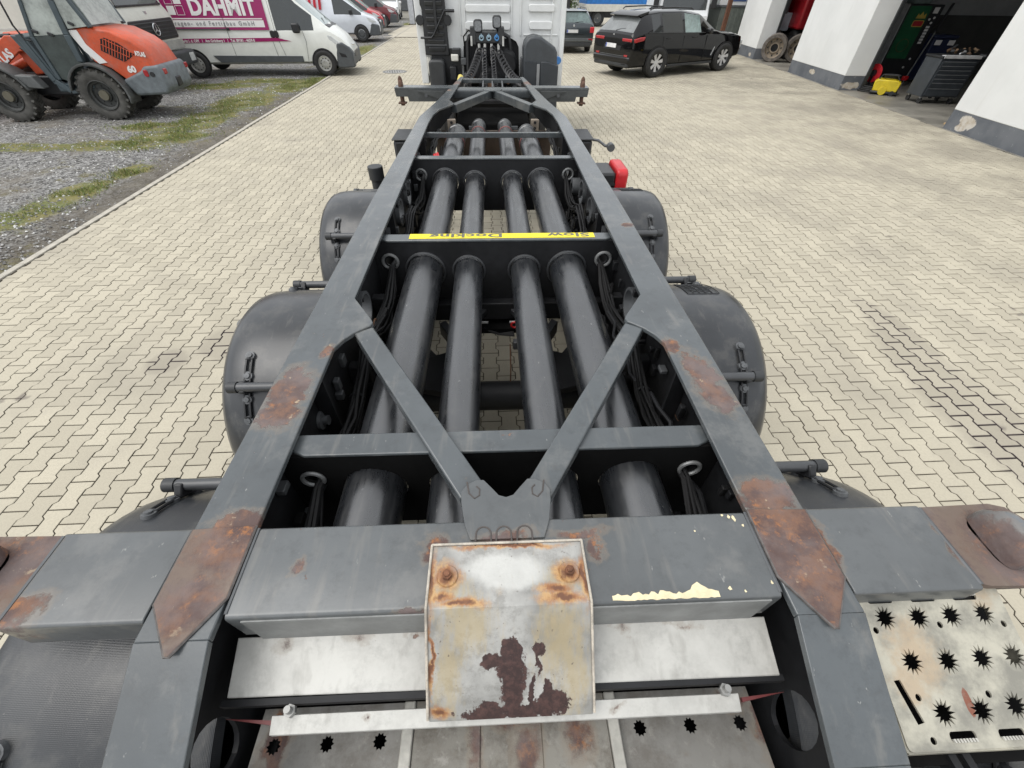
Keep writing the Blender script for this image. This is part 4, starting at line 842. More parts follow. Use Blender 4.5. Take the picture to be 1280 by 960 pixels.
    MB().cyl((-.52, -1.62, 1.12), (-.49, -1.5, 1.20), .045, 12).build('yellow_connector', mat('yellow_connector', (.6, .5, .12), .5), TK)
    for i in range(24):
        x = rng.uniform(-.45, .5); MB().box((x, rng.uniform(-1.6, -.25), rng.uniform(.9, 1.12)), (rng.uniform(.03, .12), rng.uniform(.03, .12), rng.uniform(.03, .1))).build('chassis_fitting', rng.choice((BLK, BLKF, DIM, RUST2)), TK, bevel=.006)
    # tank on the right
    P = [cw(652, 101), cw(652, 56), cw(654, 48), cw(659, 42), cw(666, 40.2), cw(674, 42), cw(679, 46), cw(690, 54), cw(692, 60), cw(693, 101)]
    P[0] = (P[0][0], .55); P[-1] = (P[-1][0], .55)
    MB().prism(P, -.55, -.06, fn=lambda p, q, h: (p, h, q)).build('plastic_tank', mat('tank_grey', (.05, .056, .062), .45), TK, bevel=.035, seg=3)
    for u0, u1, v0 in ((653, 665.5, 71), (672, 691, 71)):
        a, b_ = cw(u0, v0), cw(u1, 99); MB().prism([(a[0], .6), (b_[0], .6), (b_[0], a[1]-(.0 if u0 < 660 else .06)), (a[0]+(.0 if u0 < 660 else .12), a[1]), (a[0], a[1])], -.575, -.551, fn=lambda p, q, h: (p, h, q)).build('tank_panel', mat('tank_panel', (.032, .037, .043), .4), TK, bevel=.012)
    x = cw(668.7, 80)[0]; MB().bx(x-.025, x+.025, -.585, -.56, .6, cw(668, 74)[1]).build('tank_strap', mat('strap_grey', (.22, .225, .23), .5), TK, bevel=.004)
    x, z = cw(694, 71); MB().cyl((x, -.42, z), (x, -.34, z), .055, 14).build('tank_cap', mat('blue_cap', (.06, .22, .55), .35), TK, bevel=.008)
    # chassis rails, fifth wheel, rear wheels
    for s in (-1, 1):
        MB().bx(s*.36, s*.44, -4.4, 1, .72, .98).build('chassis_rail', BLK, TK, bevel=.006)
        w = MB().lathe(tyre(.48, .30), (s*.80, -.62, .48), 'x', 32).build('wheel', RUB, TK)
        MB().lathe([(.02, .02*s), (.15, .02*s), (.2, .05*s), (.27, .09*s), (.29, .14*s)], (s*.80, -.62, .48), 'x', 24).build('rim', DIM, w)
        w = MB().lathe(tyre(.48, .30), (s*1.02, 1.3, .48), 'x', 32).build('wheel', RUB, TK)
        MB().lathe([(.02, .02*s), (.15, .02*s), (.2, .05*s), (.27, .09*s), (.29, .14*s)], (s*1.02, 1.3, .48), 'x', 24).build('rim', DIM, w)
    MB().bx(-.45, .45, -3.9, -3.0, .98, 1.07).build('fifth_wheel', SHADE, TK, bevel=.02)
    MB().bx(-.5, .5, -1.6, -.2, .86, .90).build('catwalk_plate', BLKF, TK)
cabrear()

# ------------------------------------------------------------------ vehicles
def loft(parent, st, bodymat, rules, bodyname='body'):
    """stations (x, zb, wsill, zbelt, wbelt, zroof, wroof): half sections mirrored and skinned; rules cut faces out as glass parts"""
    def ring(s):
        x, zb, ws, zl, wl, zr, wr = s; zr = max(zr, zl+.02)
        return [(0, zb), (ws*.86, zb), (ws, zb+.07), (max(ws, wl)+.012, zb+(zl-zb)*.5), (wl, zl-.07), (wl-.022, zl), (wr+(wl-wr)*.10, zr-(zr-zl)*.13), (wr-.05, zr-(zr-zl)*.035), (wr*.5, zr+.008), (0, zr+.015)]
    grp = {}
    for i in range(len(st)-1):
        r0, r1 = ring(st[i]), ring(st[i+1]); x0, x1 = st[i][0], st[i+1][0]
        for k in range(9):
            for sg in (1, -1):
                key = (bodyname, None, 0)
                for (s0, s1, k0, k1, nm, mm) in rules:
                    if s0 <= i < s1 and k0 <= k < k1: key = (nm, mm, s0*100+(sg if k1 < 8 else 0))
                q = [(x0, sg*r0[k][0], r0[k][1]), (x1, sg*r1[k][0], r1[k][1]), (x1, sg*r1[k+1][0], r1[k+1][1]), (x0, sg*r0[k+1][0], r0[k+1][1])]
                grp.setdefault(key, []).append(q)
    for s, x in ((st[0], st[0][0]), (st[-1], st[-1][0])):
        r = ring(s); grp[(bodyname, None, 0)].append([(x, y, z) for y, z in r]+[(x, -y, z) for y, z in r[-2:0:-1]])
    body = None
    for key in sorted(grp, key=lambda t: (t[0] != bodyname, t[0], t[2])):
        bm = bmesh.new(); 
        for q in grp[key]:
            vs = [bm.verts.new(v) for v in q]; bm.faces.new(vs)
        bmesh.ops.remove_doubles(bm, verts=bm.verts[:], dist=.0004); bmesh.ops.dissolve_degenerate(bm, edges=bm.edges[:], dist=.0004)
        bmesh.ops.recalc_face_normals(bm, faces=bm.faces[:])
        me = bpy.data.meshes.new(key[0]); bm.to_mesh(me); bm.free(); me.materials.append(key[1] or bodymat)
        o = mkobj(key[0], me, parent, smooth=38 if key[0] == bodyname else 25)
        if key[0] == bodyname: body = o
        else:
            q = o.data
            for p in q.polygons:
                if p.normal.dot(p.center-Vector((p.center.x, 0, .9))) < 0: p.flip()
    return body
def wheel(parent, x, y, Rw, w, side, rim='steel', spokes=10, rimmat=None, dirt=False):
    """side=+1: outer face towards +y"""
    t = MB().lathe(tyre(Rw, w), (0, 0, 0), 'y', 36).build('wheel', RUBD if dirt else RUB, parent); t.location = (x, y, Rw)
    rr = Rw*(.79 if rim == 'alloy' else .62); q = MB(); o = side*w*.5
    q.lathe([(rr*.98, -o*.3), (rr*.98, o*.9), (rr*.94, o*.96), (rr*.88, o*.7), (rr*.86, o*.2)], (0, 0, 0), 'y', 36, 0)
    q.lathe([(.001, o*.2), (rr*.9, o*.2)], (0, 0, 0), 'y', 30, 1)
    if rim == 'alloy':
        for k in range(spokes):
            a = 2*math.pi*k/spokes+.2
            for da, wd in ((-.11, .16), (.11, .16)):
                vs = []
                for rad, ang, wid, h in ((rr*.14, a, .045*rr/.25, .62), (rr*.93, a+da, .03*rr/.25*1.1, .84)):
                    for sgn in (-1, 1): vs.append((rad*math.cos(ang)-sgn*wid*.5*math.sin(ang), o*h, rad*math.sin(ang)+sgn*wid*.5*math.cos(ang)))
                q.add(vs+[(x_, y_-side*.03, z_) for x_, y_, z_ in vs], [(0, 1, 3, 2), (0, 2, 6, 4), (1, 5, 7, 3), (2, 3, 7, 6), (0, 4, 5, 1)], 0)
        q.lathe([(.001, o*.75), (rr*.16, o*.72), (rr*.18, o*.5)], (0, 0, 0), 'y', 16, 0)
    elif rim == 'steel':
        q.lathe([(rr*.9, o*.45), (rr*.75, o*.38), (rr*.5, o*.62), (rr*.3, o*.66), (rr*.26, o*.5), (.001, o*.5)], (0, 0, 0), 'y', 30, 0)
        for k in range(10):
            a = 2*math.pi*k/10; q.lathe([(.001, 0), (rr*.085, 0)], (rr*.66*math.cos(a), o*.56, rr*.66*math.sin(a)), 'y', 8, 1)
        for k in range(5):
            a = 2*math.pi*k/5; q.cyl((rr*.2*math.cos(a), o*.5, rr*.2*math.sin(a)), (rr*.2*math.cos(a), o*.7, rr*.2*math.sin(a)), rr*.04, 6, 0)
    else:   # deep industrial rim
        q.lathe([(rr*.9, o*.7), (rr*.78, o*.55), (rr*.74, o*.25), (rr*.45, o*.2), (rr*.42, o*.45), (.001, o*.5)], (0, 0, 0), 'y', 30, 0)
        for k in range(8):
            a = 2*math.pi*k/8; q.cyl((rr*.58*math.cos(a), o*.2, rr*.58*math.sin(a)), (rr*.58*math.cos(a), o*.32, rr*.58*math.sin(a)), rr*.05, 6, 0)
    q.build('rim', [rimmat or ALU, BLK], t, smooth=40)
    return t
def arch(parent, x, y, Rw, side, m=None, k=1.13, kin=1.06, a0=-8, a1=188, th=.008):
    o = [(x+Rw*k*math.cos(R(a)), Rw+Rw*k*math.sin(R(a))) for a in range(a0, a1+1, 7)]; i_ = [(x+Rw*kin*.80*math.cos(R(a)), Rw+Rw*kin*.80*math.sin(R(a))) for a in range(a1, a0-1, -7)]
    MB().prism(o+i_, y, y+side*th, fn=lambda p, q, h: (p, h, q)).build('wheel_arch', m or BLKF, parent)
def boxp(name, parent, m, x0, x1, y0, y1, z0, z1, bevel=.01, M=None):
    return MB().bx(x0, x1, y0, y1, z0, z1).build(name, m, parent, bevel=bevel)
def slab(name, parent, m, poly, y0, y1, bevel=.004):      # outline in (x,z), thickness in y
    return MB().prism(poly, y0, y1, fn=lambda p, q, h: (p, h, q)).build(name, m, parent, bevel=bevel)
PLATE = mat('plate_white', (.62, .62, .62), .4)
def numplate(parent, c, xd, yd, nd, w=.50, txt=None):
    c = Vector(c); xd, yd, nd = Vector(xd), Vector(yd), Vector(nd); q = MB()
    pts = [c+xd*a*w/2+yd*b_*.055 for a, b_ in ((-1, -1), (1, -1), (1, 1), (-1, 1))]
    q.add(pts+[p-nd*.02 for p in pts], [(0, 1, 2, 3), (4, 7, 6, 5), (0, 4, 5, 1), (1, 5, 6, 2), (2, 6, 7, 3), (3, 7, 4, 0)])
    o = q.build('number_plate', PLATE, parent)
    b_ = [c+xd*(-w/2+.005+k)+yd*j+nd*.002 for k, j in ((0, -.05), (.045, -.05), (.045, .05), (0, .05))]
    MB().add(b_, [(0, 1, 2, 3)]).build('country_band', mat('band_blue', (.02, .06, .35), .5), o)
    if txt: text(txt, .10, BLK, o, c+nd*.003-yd*.038-xd*(w/2-.062), xd, yd, bold=.001, ext=.0005, sx=.92)

# --- black SUV
SUV = thing('black_suv', 'shiny black SUV parked in front of the workshop with its rear towards the trailer', 'car', (5.05, 17.66, 0), R(29.0))
def suv():
    BP = mat('black_car_paint', (.006, .006, .0065), .04, spec=.35, var=.05, coat=.15)
    st = [(-1.04, .52, .78, .90, .84, 1.00, .74), (-1.03, .38, .90, 1.08, .93, 1.15, .79), (-.97, .30, .94, 1.15, .955, 1.21, .79), (-.66, .30, .955, 1.20, .96, 1.58, .65), (-.50, .30, .96, 1.20, .965, 1.655, .655), (-.30, .30, .965, 1.19, .97, 1.69, .665), (.02, .30, .965, 1.18, .975, 1.72, .68), (.10, .30, .965, 1.18, .975, 1.725, .68), (.92, .30, .965, 1.16, .975, 1.73, .685), (1.02, .30, .965, 1.155, .975, 1.725, .685), (1.72, .30, .965, 1.14, .97, 1.65, .67), (1.90, .30, .965, 1.135, .97, 1.58, .67), (2.50, .30, .96, 1.12, .96, 1.20, .76), (2.72, .30, .96, 1.10, .95, 1.16, .78), (3.3, .32, .95, 1.07, .94, 1.12, .75), (3.75, .36, .92, .98, .90, 1.03, .69), (3.95, .42, .82, .86, .80, .90, .6), (4.0, .5, .75, .74, .74, .78, .55)]
    GB = mat('suv_glass', (.012, .015, .015), .04, spec=.9)
    loft(SUV, st, BP, [(5, 6, 5, 6, 'side_window', GB), (7, 8, 5, 6, 'side_window', mat('suv_glass_grey', (.018, .021, .021), .05, spec=.8)), (9, 10, 5, 6, 'side_window', GLG), (11, 12, 7, 9, 'windscreen', GLS), (2, 3, 6, 9, 'rear_window', mat('sky_glass', (.17, .18, .18), .06, spec=1., var=.2, sc=1.5))])
    sx = 3.4/2.97
    MB().prism([(-.74, 1.63), (-.36, 1.715), (-.36, 1.66), (-.64, 1.575), (-.78, 1.60)], -.66, .66, fn=lambda p, q, h: (p, h, q)).build('roof_spoiler', BP, SUV, bevel=.01)
    for s in (-1, 1):
        MB().tube([(-.30, s*.63, 1.735), (-.22, s*.63, 1.785), (.6, s*.64, 1.80), (1.35, s*.635, 1.775), (1.45, s*.635, 1.725)], .018, 8).build('roof_rail', BLK, SUV)
        for x, n in ((0, 'r'), (3.0, 'f')):
            wheel(SUV, x, s*.892, .41, .27, s, 'alloy', 7, rimmat=mat('bright_alloy', (.60, .60, .60), .3, metal=.3)); arch(SUV, x, s*.984, .41, s, BLKF, 1.12)
        # lamps
        MB().prism([(-1.01, 1.06), (-.80, 1.10), (-.60, 1.11), (-.64, 1.01), (-.99, .96)], s*.60 if 0 else s*.88, s*.985, fn=lambda p, q, h: (p, h, q)).build('tail_light', REDL, SUV, bevel=.02)
        MB().box((-1.02, s*.66, 1.02), (.06, .44, .085)).build('tail_light', REDL, SUV, bevel=.02)
        MB().box((-1.035, s*.70, .62), (.03, .16, .05)).build('reflector', REDL, SUV, bevel=.006)
        MB().prism(rrect(s*.66-.13, s*.66+.13, .36, .46, .03), -1.055, -1.0, fn=lambda p, q, h: (h, p, q)).build('exhaust_trim', CHR, SUV, bevel=.01)
        MB().prism(rrect(s*.66-.105, s*.66+.105, .38, .44, .02), -1.060, -1.05, fn=lambda p, q, h: (h, p, q)).build('exhaust_pipe', BLK, SUV)
        MB().box((1.95, s*1.07, 1.19), (.16, .20, .15)).build('mirror', BP, SUV, bevel=.04)
        for x in (.35, 1.45): MB().box((x, s*.985, 1.04), (.2, .03, .03)).build('door_handle', BP, SUV, bevel=.01)
        MB().prism([(.5, .34), (2.5, .34), (2.5, .27), (.5, .27)], s*.93, s*.985, fn=lambda p, q, h: (p, h, q)).build('sill', DRK, SUV, bevel=.01)
        MB().prism([(2.36, .50), (2.46, .74), (2.50, .74), (2.42, .5)], s*.968, s*.98, fn=lambda p, q, h: (p, h, q)).build('side_vent', CHR, SUV)
        for x in (.12, .98, 2.0): MB().bx(x-.004, x+.004, s*.975, s*.985, .4, 1.08).build('door_gap', BLKF, SUV)
        MB().tube([(-.50, s*.948, 1.20), (.5, s*.958, 1.18), (2.0, s*.952, 1.14)], .008, 6).build('window_trim', BLK, SUV)
        MB().box((3.85, s*.70, .80), (.2, .32, .13)).build('headlight', LMP, SUV, bevel=.03)
    boxp('rear_bumper', SUV, BP, -1.07, -.85, -.90, .90, .40, .60, .05); boxp('bumper_diffuser', SUV, DRK, -1.06, -.85, -.85, .85, .30, .46, .05)
    MB().bx(-1.052, -1.03, -.60, .60, .60, .615).build('bumper_trim', DIM, SUV, bevel=.004)
    MB().prism([(-1.05, .74), (-1.035, .92), (-1.0, .92), (-1.0, .74)], -.42, .42, fn=lambda p, q, h: (p, h, q)).build('plate_recess', BLKF, SUV)
    numplate(SUV, (-1.055, 0.06, .85), (0, -1, 0), (.1, 0, 1), (-1, 0, .1))
    MB().cyl((-1.0, 0, 1.12), (-1.03, 0, 1.11), .042, 18).build('badge', mat('badge_silver', (.5, .52, .55), .3, metal=.4), SUV)
    MB().tube([(-.965, .0, 1.23), (-.91, -.2, 1.28), (-.90, -.36, 1.29)], .014, 6).build('rear_wiper', BLK, SUV)
    MB().prism([(.15, 1.73), (.3, 1.80), (.42, 1.74)], -.02, .02, fn=lambda p, q, h: (p, h, q)).build('antenna_fin', BP, SUV, bevel=.006)
    SUV.scale = (1.12, 1.0, .98)
suv()

# --- grey estate car, rear view
EST = thing('grey_estate_car', 'dark grey estate car seen from behind, standing between the truck cab and the black SUV', 'car', (3.68, 24.35, 0), R(90))
def estate():
    GP = mat('grey_car_paint', (.045, .055, .062), .15, metal=.3, spec=.6, var=.05, coat=.5)
    st = [(-.96, .42, .78, .80, .82, .90, .72), (-.93, .28, .88, .96, .89, 1.02, .74), (-.88, .25, .90, 1.0, .90, 1.05, .72), (-.66, .25, .905, 1.02, .905, 1.40, .58), (-.55, .25, .905, 1.02, .905, 1.455, .60), (-.3, .25, .905, 1.01, .905, 1.475, .62), (.1, .25, .905, 1.0, .905, 1.485, .63), (1.4, .25, .905, .98, .905, 1.46, .63), (1.6, .25, .905, .97, .905, 1.4, .62), (2.4, .25, .90, .95, .89, 1.02, .74), (3.2, .28, .87, .85, .85, .90, .66), (3.6, .35, .75, .7, .73, .74, .5)]
    loft(EST, st, GP, [(2, 3, 6, 9, 'rear_window', mat('green_glass', (.09, .13, .125), .06, spec=1., var=.5, sc=2)), (5, 6, 5, 6, 'side_window', GLS), (6, 7, 5, 6, 'side_window', GLS), (8, 9, 7, 9, 'windscreen', GLS)])
    MB().prism([(-.72, 1.44), (-.5, 1.47), (-.5, 1.44), (-.66, 1.40)], -.56, .56, fn=lambda p, q, h: (p, h, q)).build('roof_spoiler', GP, EST, bevel=.008)
    for s in (-1, 1):
        wheel(EST, 0, s*.848, .32, .21, s, 'alloy', 6); wheel(EST, 2.65, s*.848, .32, .21, s, 'alloy', 6); arch(EST, 0, s*.914, .32, s); arch(EST, 2.65, s*.914, .32, s)
        MB().prism([(-.97, .92), (-.72, .95), (-.74, .74), (-.965, .72)], s*.72, s*.915, fn=lambda p, q, h: (p, h, q)).build('tail_light', mat('bright_red_lamp', (.5, .03, .04), .2), EST, bevel=.02)
        MB().tube([(-.45, s*.56, 1.46), (-.35, s*.56, 1.52), (1.2, s*.57, 1.52), (1.35, s*.57, 1.46)], .016, 8).build('roof_rail', DIM, EST)
        MB().box((1.7, s*1.0, 1.0), (.14, .18, .12)).build('mirror', GP, EST, bevel=.03)
        MB().box((-.985, s*.78, .50), (.03, .2, .06)).build('reflector', REDL, EST, bevel=.006)
    boxp('rear_bumper', EST, mat('bumper_grey', (.10, .11, .115), .4), -1.0, -.8, -.86, .86, .42, .54, .04); boxp('bumper_lower', EST, DRK, -.98, -.8, -.82, .82, .24, .42, .04)
    MB().bx(-1.005, -.99, -.6, .6, .50, .525).build('bumper_strip', DIM, EST)
    numplate(EST, (-.965, .05, .78), (0, -1, 0), (0, 0, 1), (-1, 0, 0))
    MB().cyl((-.93, 0, .97), (-.965, 0, .96), .04, 14).build('badge', MC['badge_silver'], EST)
    MB().tube([(-.89, -.05, 1.06), (-.86, -.25, 1.085), (-.86, -.4, 1.09)], .012, 6).build('rear_wiper', BLK, EST)
    MB().bx(-.975, -.95, -.52, .52, .68, .69).build('hatch_gap', BLKF, EST)
estate()

# --- white panel van with magenta lettering
VAN = thing('white_panel_van', 'white panel van with magenta lettered side panel, parked beside the orange loader', 'van', (-9.39, 17.38, 0), math.atan(.11))
MAG = mat('magenta_film', (.30, .012, .115), .35, var=.05); FILM = mat('white_film', (.74, .73, .72), .4, var=.03); GTX = mat('grey_film', (.25, .25, .26), .5)
def van_body(T, wb, paint, L_rear=1.02, zr=2.45):
    # stations along x; rear axle at 0
    f = wb
    st = [(-L_rear, .40, .86, 1.0, .88, zr-.03, .78), (-L_rear+.04, .34, .93, 1.12, .94, zr, .80), (-.4, .32, .945, 1.15, .955, zr+.03, .82), (1.2, .32, .945, 1.15, .955, zr+.04, .82), (f-1.32, .32, .945, 1.15, .955, zr+.02, .82), (f-1.24, .32, .945, 1.15, .955, zr, .82), (f-.95, .32, .945, 1.16, .955, zr-.10, .80), (f-.62, .32, .945, 1.15, .955, zr-.42, .80), (f-.50, .32, .945, 1.15, .955, zr-.58, .79), (f-.12, .32, .945, 1.155, .952, 1.555, .775), (f+.22, .32, .945, 1.16, .945, 1.28, .76), (f+.36, .32, .945, 1.12, .935, 1.20, .74), (f+.66, .30, .93, .95, .90, 1.0, .66), (f+.84, .28, .86, .72, .84, .78, .58), (f+.92, .30, .74, .60, .72, .64, .5)]
    return loft(T, st, paint, [(5, 9, 5, 6, 'door_window', GLS), (7, 10, 7, 9, 'windscreen', GLG)])
def van():
    VP = mat('van_white', (.70, .715, .68), .25, var=.05, coat=.3); T = VAN; wb = 3.88
    van_body(T, wb, VP); BG = mat('bumper_dark', (.065, .072, .078), .55)
    for s in (-1, 1):
        for x in (0, wb): wheel(T, x, s*.902, .335, .215, s, 'steel', rimmat=mat('silver_steel', (.40, .40, .38), .45, metal=.3)); arch(T, x, s*.963, .335, s, BLKF, 1.17)
        slab('side_moulding', T, BG, [(.48, .50), (3.22, .50), (3.22, .34), (.66, .34)] if 0 else [(.55, .56), (3.24, .53), (3.24, .38), (.72, .38)], s*.955, s*.985, .006)
        slab('headlight', T, LMP, [(wb+.18, 1.06), (wb+.36, 1.02), (wb+.66, .80), (wb+.52, .78), (wb+.28, .92)], s*.86, s*.945, .01)
        slab('bumper_corner', T, BG, [(wb+.36, .26), (wb+.40, .60), (wb+.48, .86), (wb+.66, .86), (wb+.84, .74), (wb+.93, .60), (wb+.93, .22), (wb+.42, .20)], s*.58, s*.955, .05)
        slab('fog_recess', T, BLKF, [(wb+.50, .62), (wb+.70, .56), (wb+.74, .48), (wb+.56, .50)], s*.95, s*.958, .004)
        MB().prism(rrect(wb-.72, wb-.50, 1.10, 1.34, .05), s*1.0, s*1.14, fn=lambda p, q, h: (p, h, q)).build('mirror', BLK, T, bevel=.04)
        for x in (2.16+.35, 2.72-.1): MB().prism(rrect(x-.07, x+.07, .98, 1.16, .06), s*.955, s*.985, fn=lambda p, q, h: (p, h, q)).build('door_handle', BLK, T, bevel=.012)
        for pts in ([(2.45, 1.0), (2.51, .38)], [(1.2, 2.0), (1.24, .36)]): MB().tube([(x, s*.968, z) for x, z in pts], .005, 5).build('door_gap', DRK, T)
        MB().tube([(wb-1.27, s*.93, 2.0), (wb-1.28, s*.968, 1.1), (wb-1.12, s*.968, .42), (wb-.5, s*.968, .36), (wb-.42, s*.968, .9), (wb-.46, s*.968, 1.14)], .005, 5).build('door_gap', DRK, T)
        MB().bx(-.35, 1.25, s*.955, s*.985, 1.175, 1.20).build('door_rail', DIM, T)
        for x in (-.38, 1.27): MB().box((x, s*.975, 1.19), (.08, .03, .06)).build('rail_stop', BLK, T, bevel=.006)
    boxp('front_bumper', T, BG, wb+.50, wb+.93, -.72, .72, .24, .62, .08)
    slab('grille', T, BLK, [(wb+.80, .74), (wb+.93, .60), (wb+.945, .46), (wb+.86, .46)], -.42, .42, .01)
    for z in (.54, .62, .69): MB().tube([(wb+.95-(z-.5)*.55, -.42, z), (wb+.95-(z-.5)*.55, .42, z)], .012, 6).build('grille_bar', CHR if z > .6 else DRK, T)
    MB().tube([(wb+.72, -.5, .84), (wb+.86, -.2, .76), (wb+.88, 0, .74), (wb+.86, .2, .76), (wb+.72, .5, .84)], .02, 8).build('grille_chrome', CHR, T)
    MB().tube([(wb+.26, -.7, 1.22), (wb+.08, -.2, 1.42)], .012, 6).build('wiper', BLK, T); MB().tube([(wb+.26, -.1, 1.24), (wb+.06, .4, 1.42)], .012, 6).build('wiper', BLK, T)
    slab('scuttle', T, BLK, [(wb+.20, 1.24), (wb+.34, 1.21), (wb+.34, 1.23), (wb+.22, 1.29)], -.72, .72, .01)
    # lettering on the near side (towards -y)
    for s in (-1,):
        yy = lambda z: -(.957-(max(0, z-1.15))*.105)-.012
        def pan(name, m, x0, x1, z0, z1, k=0.0):
            q = [(x0, yy(z0)-k, z0), (x1, yy(z0)-k, z0), (x1, yy(z1)-k, z1), (x0, yy(z1)-k, z1)]
            return MB().add(q+[(x, y+.01, z) for x, y, z in q], [(0, 1, 2, 3), (4, 7, 6, 5), (0, 4, 5, 1), (1, 5, 6, 2), (2, 6, 7, 3), (3, 7, 4, 0)]).build(name, m, T)
        sg = pan('sign_panel', MAG, -.55, 2.46, 1.17, 2.12)
        yd = (0, .105, 1); xd = (1, 0, 0)
        def tx(body, size, m, x, z, **k): text(body, size, m, T, (x, yy(z)-k.pop('off', .006), z), xd, yd, **k)
        tx('DAHMIT', .53, FILM, .36, 1.52, bold=.022, sx=.92, ext=.004, spacing=1.02)
        MB().add([(x, yy(z)-.007, z) for x, z in ((-.48, 1.415), (2.34, 1.415), (2.34, 1.44), (-.48, 1.44))], [(0, 1, 2, 3)]).build('white_line', FILM, T)
        pan('sign_strip', FILM, -.46, 2.36, 1.235, 1.395, .004)
        tx('Garagen- und Fertigbau GmbH', .145, GTX, -.40, 1.275, spacing=1.45, sx=.93, off=.011, bold=.002)
        for (x0, z0, fill) in ((-.24, 1.75, 0), (.0, 1.75, 1), (-.24, 1.51, 1), (.0, 1.51, 0)):
            w = .20
            if fill: MB().add([(x, yy(z)-.008, z) for x, z in ((x0, z0), (x0+w, z0), (x0+w, z0+w), (x0, z0+w))], [(0, 1, 2, 3)]).build('logo_square', FILM, T)
            else: MB().tube([(x, yy(z)-.006, z) for x, z in ((x0, z0), (x0+w, z0), (x0+w, z0+w), (x0, z0+w), (x0, z0))], .008, 4).build('logo_square', FILM, T)
        q = [(-.62, .965), (2.62, .985), (3.02, .90), (2.62, .90), (-.62, .855)]
        MB().prism(q, -.978, -.972, fn=lambda p, q_, h: (p, h, q_)).build('side_stripe', MAG, T)
        text('...18 Neumarkt i. d. OPf.   |   Am Grünberg 1   |   Tel. 09181 - 4659-0', .098, FILM, T, (-.55, -.981, .875), (1, 0, .007), (0, 0, 1), bold=.003, ext=.001, sx=.90)
van()

# --- parked vehicles further up the row
def hood_van(name, label, loc, rz, paint, wb=3.2, band=None):
    T = thing(name, label, 'van', loc, rz); f = wb
    st = [(-.9, .40, .86, 1.0, .88, 1.80, .72), (-.86, .32, .93, 1.05, .94, 1.86, .74), (0, .30, .945, 1.06, .955, 1.91, .76), (f-1.3, .30, .945, 1.07, .955, 1.91, .76), (f-1.2, .30, .945, 1.07, .955, 1.90, .76), (f-.8, .30, .945, 1.07, .955, 1.80, .75), (f-.7, .30, .945, 1.07, .955, 1.72, .75), (f+.12, .30, .945, 1.05, .945, 1.14, .80), (f+.3, .30, .94, 1.02, .93, 1.07, .76), (f+.7, .28, .90, .92, .88, .97, .66), (f+.9, .30, .84, .72, .82, .78, .56), (f+.96, .34, .7, .6, .7, .64, .5)]
    loft(T, st, paint, [(4, 7, 5, 6, 'door_window', GLS), (6, 7, 7, 9, 'windscreen', GLG)])
    BG = mat('bumper_dark', (.065, .072, .078), .55)
    for s in (-1, 1):
        for x in (0, f): wheel(T, x, s*.90, .33, .22, s, 'steel', rimmat=DIM); arch(T, x, s*.963, .33, s, BLKF, 1.15)
        slab('headlight', T, LMP, [(f+.25, .98), (f+.5, .95), (f+.80, .80), (f+.6, .76), (f+.4, .82)], s*.74, s*.92, .01)
        slab('bumper_corner', T, BG, [(f+.37, .30), (f+.44, .66), (f+.6, .74), (f+.93, .66), (f+.95, .26), (f+.42, .24)], s*.60, s*.93, .05)
        MB().prism(rrect(f-.45, f-.27, 1.06, 1.26, .04), s*.98, s*1.12, fn=lambda p, q, h: (p, h, q)).build('mirror', BLK, T, bevel=.03)
        if band:
            for i in range(9): MB().prism([(-.6+.24*i, 1.25), (-.48+.24*i, 1.25), (-.40+.24*i, 1.75), (-.52+.24*i, 1.75)], s*.90, s*.945, fn=lambda p, q, h: (p, h, q)).build('side_graphic', band, T)
    boxp('front_bumper', T, BG, f+.55, f+.99, -.70, .70, .24, .62, .07); slab('grille', T, BLK, [(f+.86, .88), (f+.97, .74), (f+.985, .60), (f+.9, .60)], -.46, .46, .012)
    for z in (.66, .73, .80): MB().tube([(f+.99-(z-.6)*.35, -.44, z), (f+.99-(z-.6)*.35, .44, z)], .011, 6).build('grille_bar', CHR, T)
    MB().cyl((f+.93, 0, .75), (f+.985, 0, .74), .08, 18).build('badge', CHR, T)
    return T
hood_van('silver_white_van', 'silver white van with red lettering and dark bumper, right behind the white panel van', (-9.95, 28.55, 0), .11, mat('silver_white', (.62, .65, .70), .2, metal=.1, spec=.6, coat=.4, var=.04), band=mat('red_graphic', (.5, .02, .04), .4))
hood_van('red_van', 'bright red van in the parked row between silver white van and dark red car', (-10.6, 33.2, 0), .10, mat('red_van_paint', (.48, .012, .02), .2, spec=.6, coat=.4, var=.05))
hood_van('dark_red_van', 'dark red van at the far end of the parked row behind the red van', (-10.6, 38.4, 0), .10, mat('dark_red_paint', (.14, .012, .018), .25, spec=.5, coat=.3, var=.05))
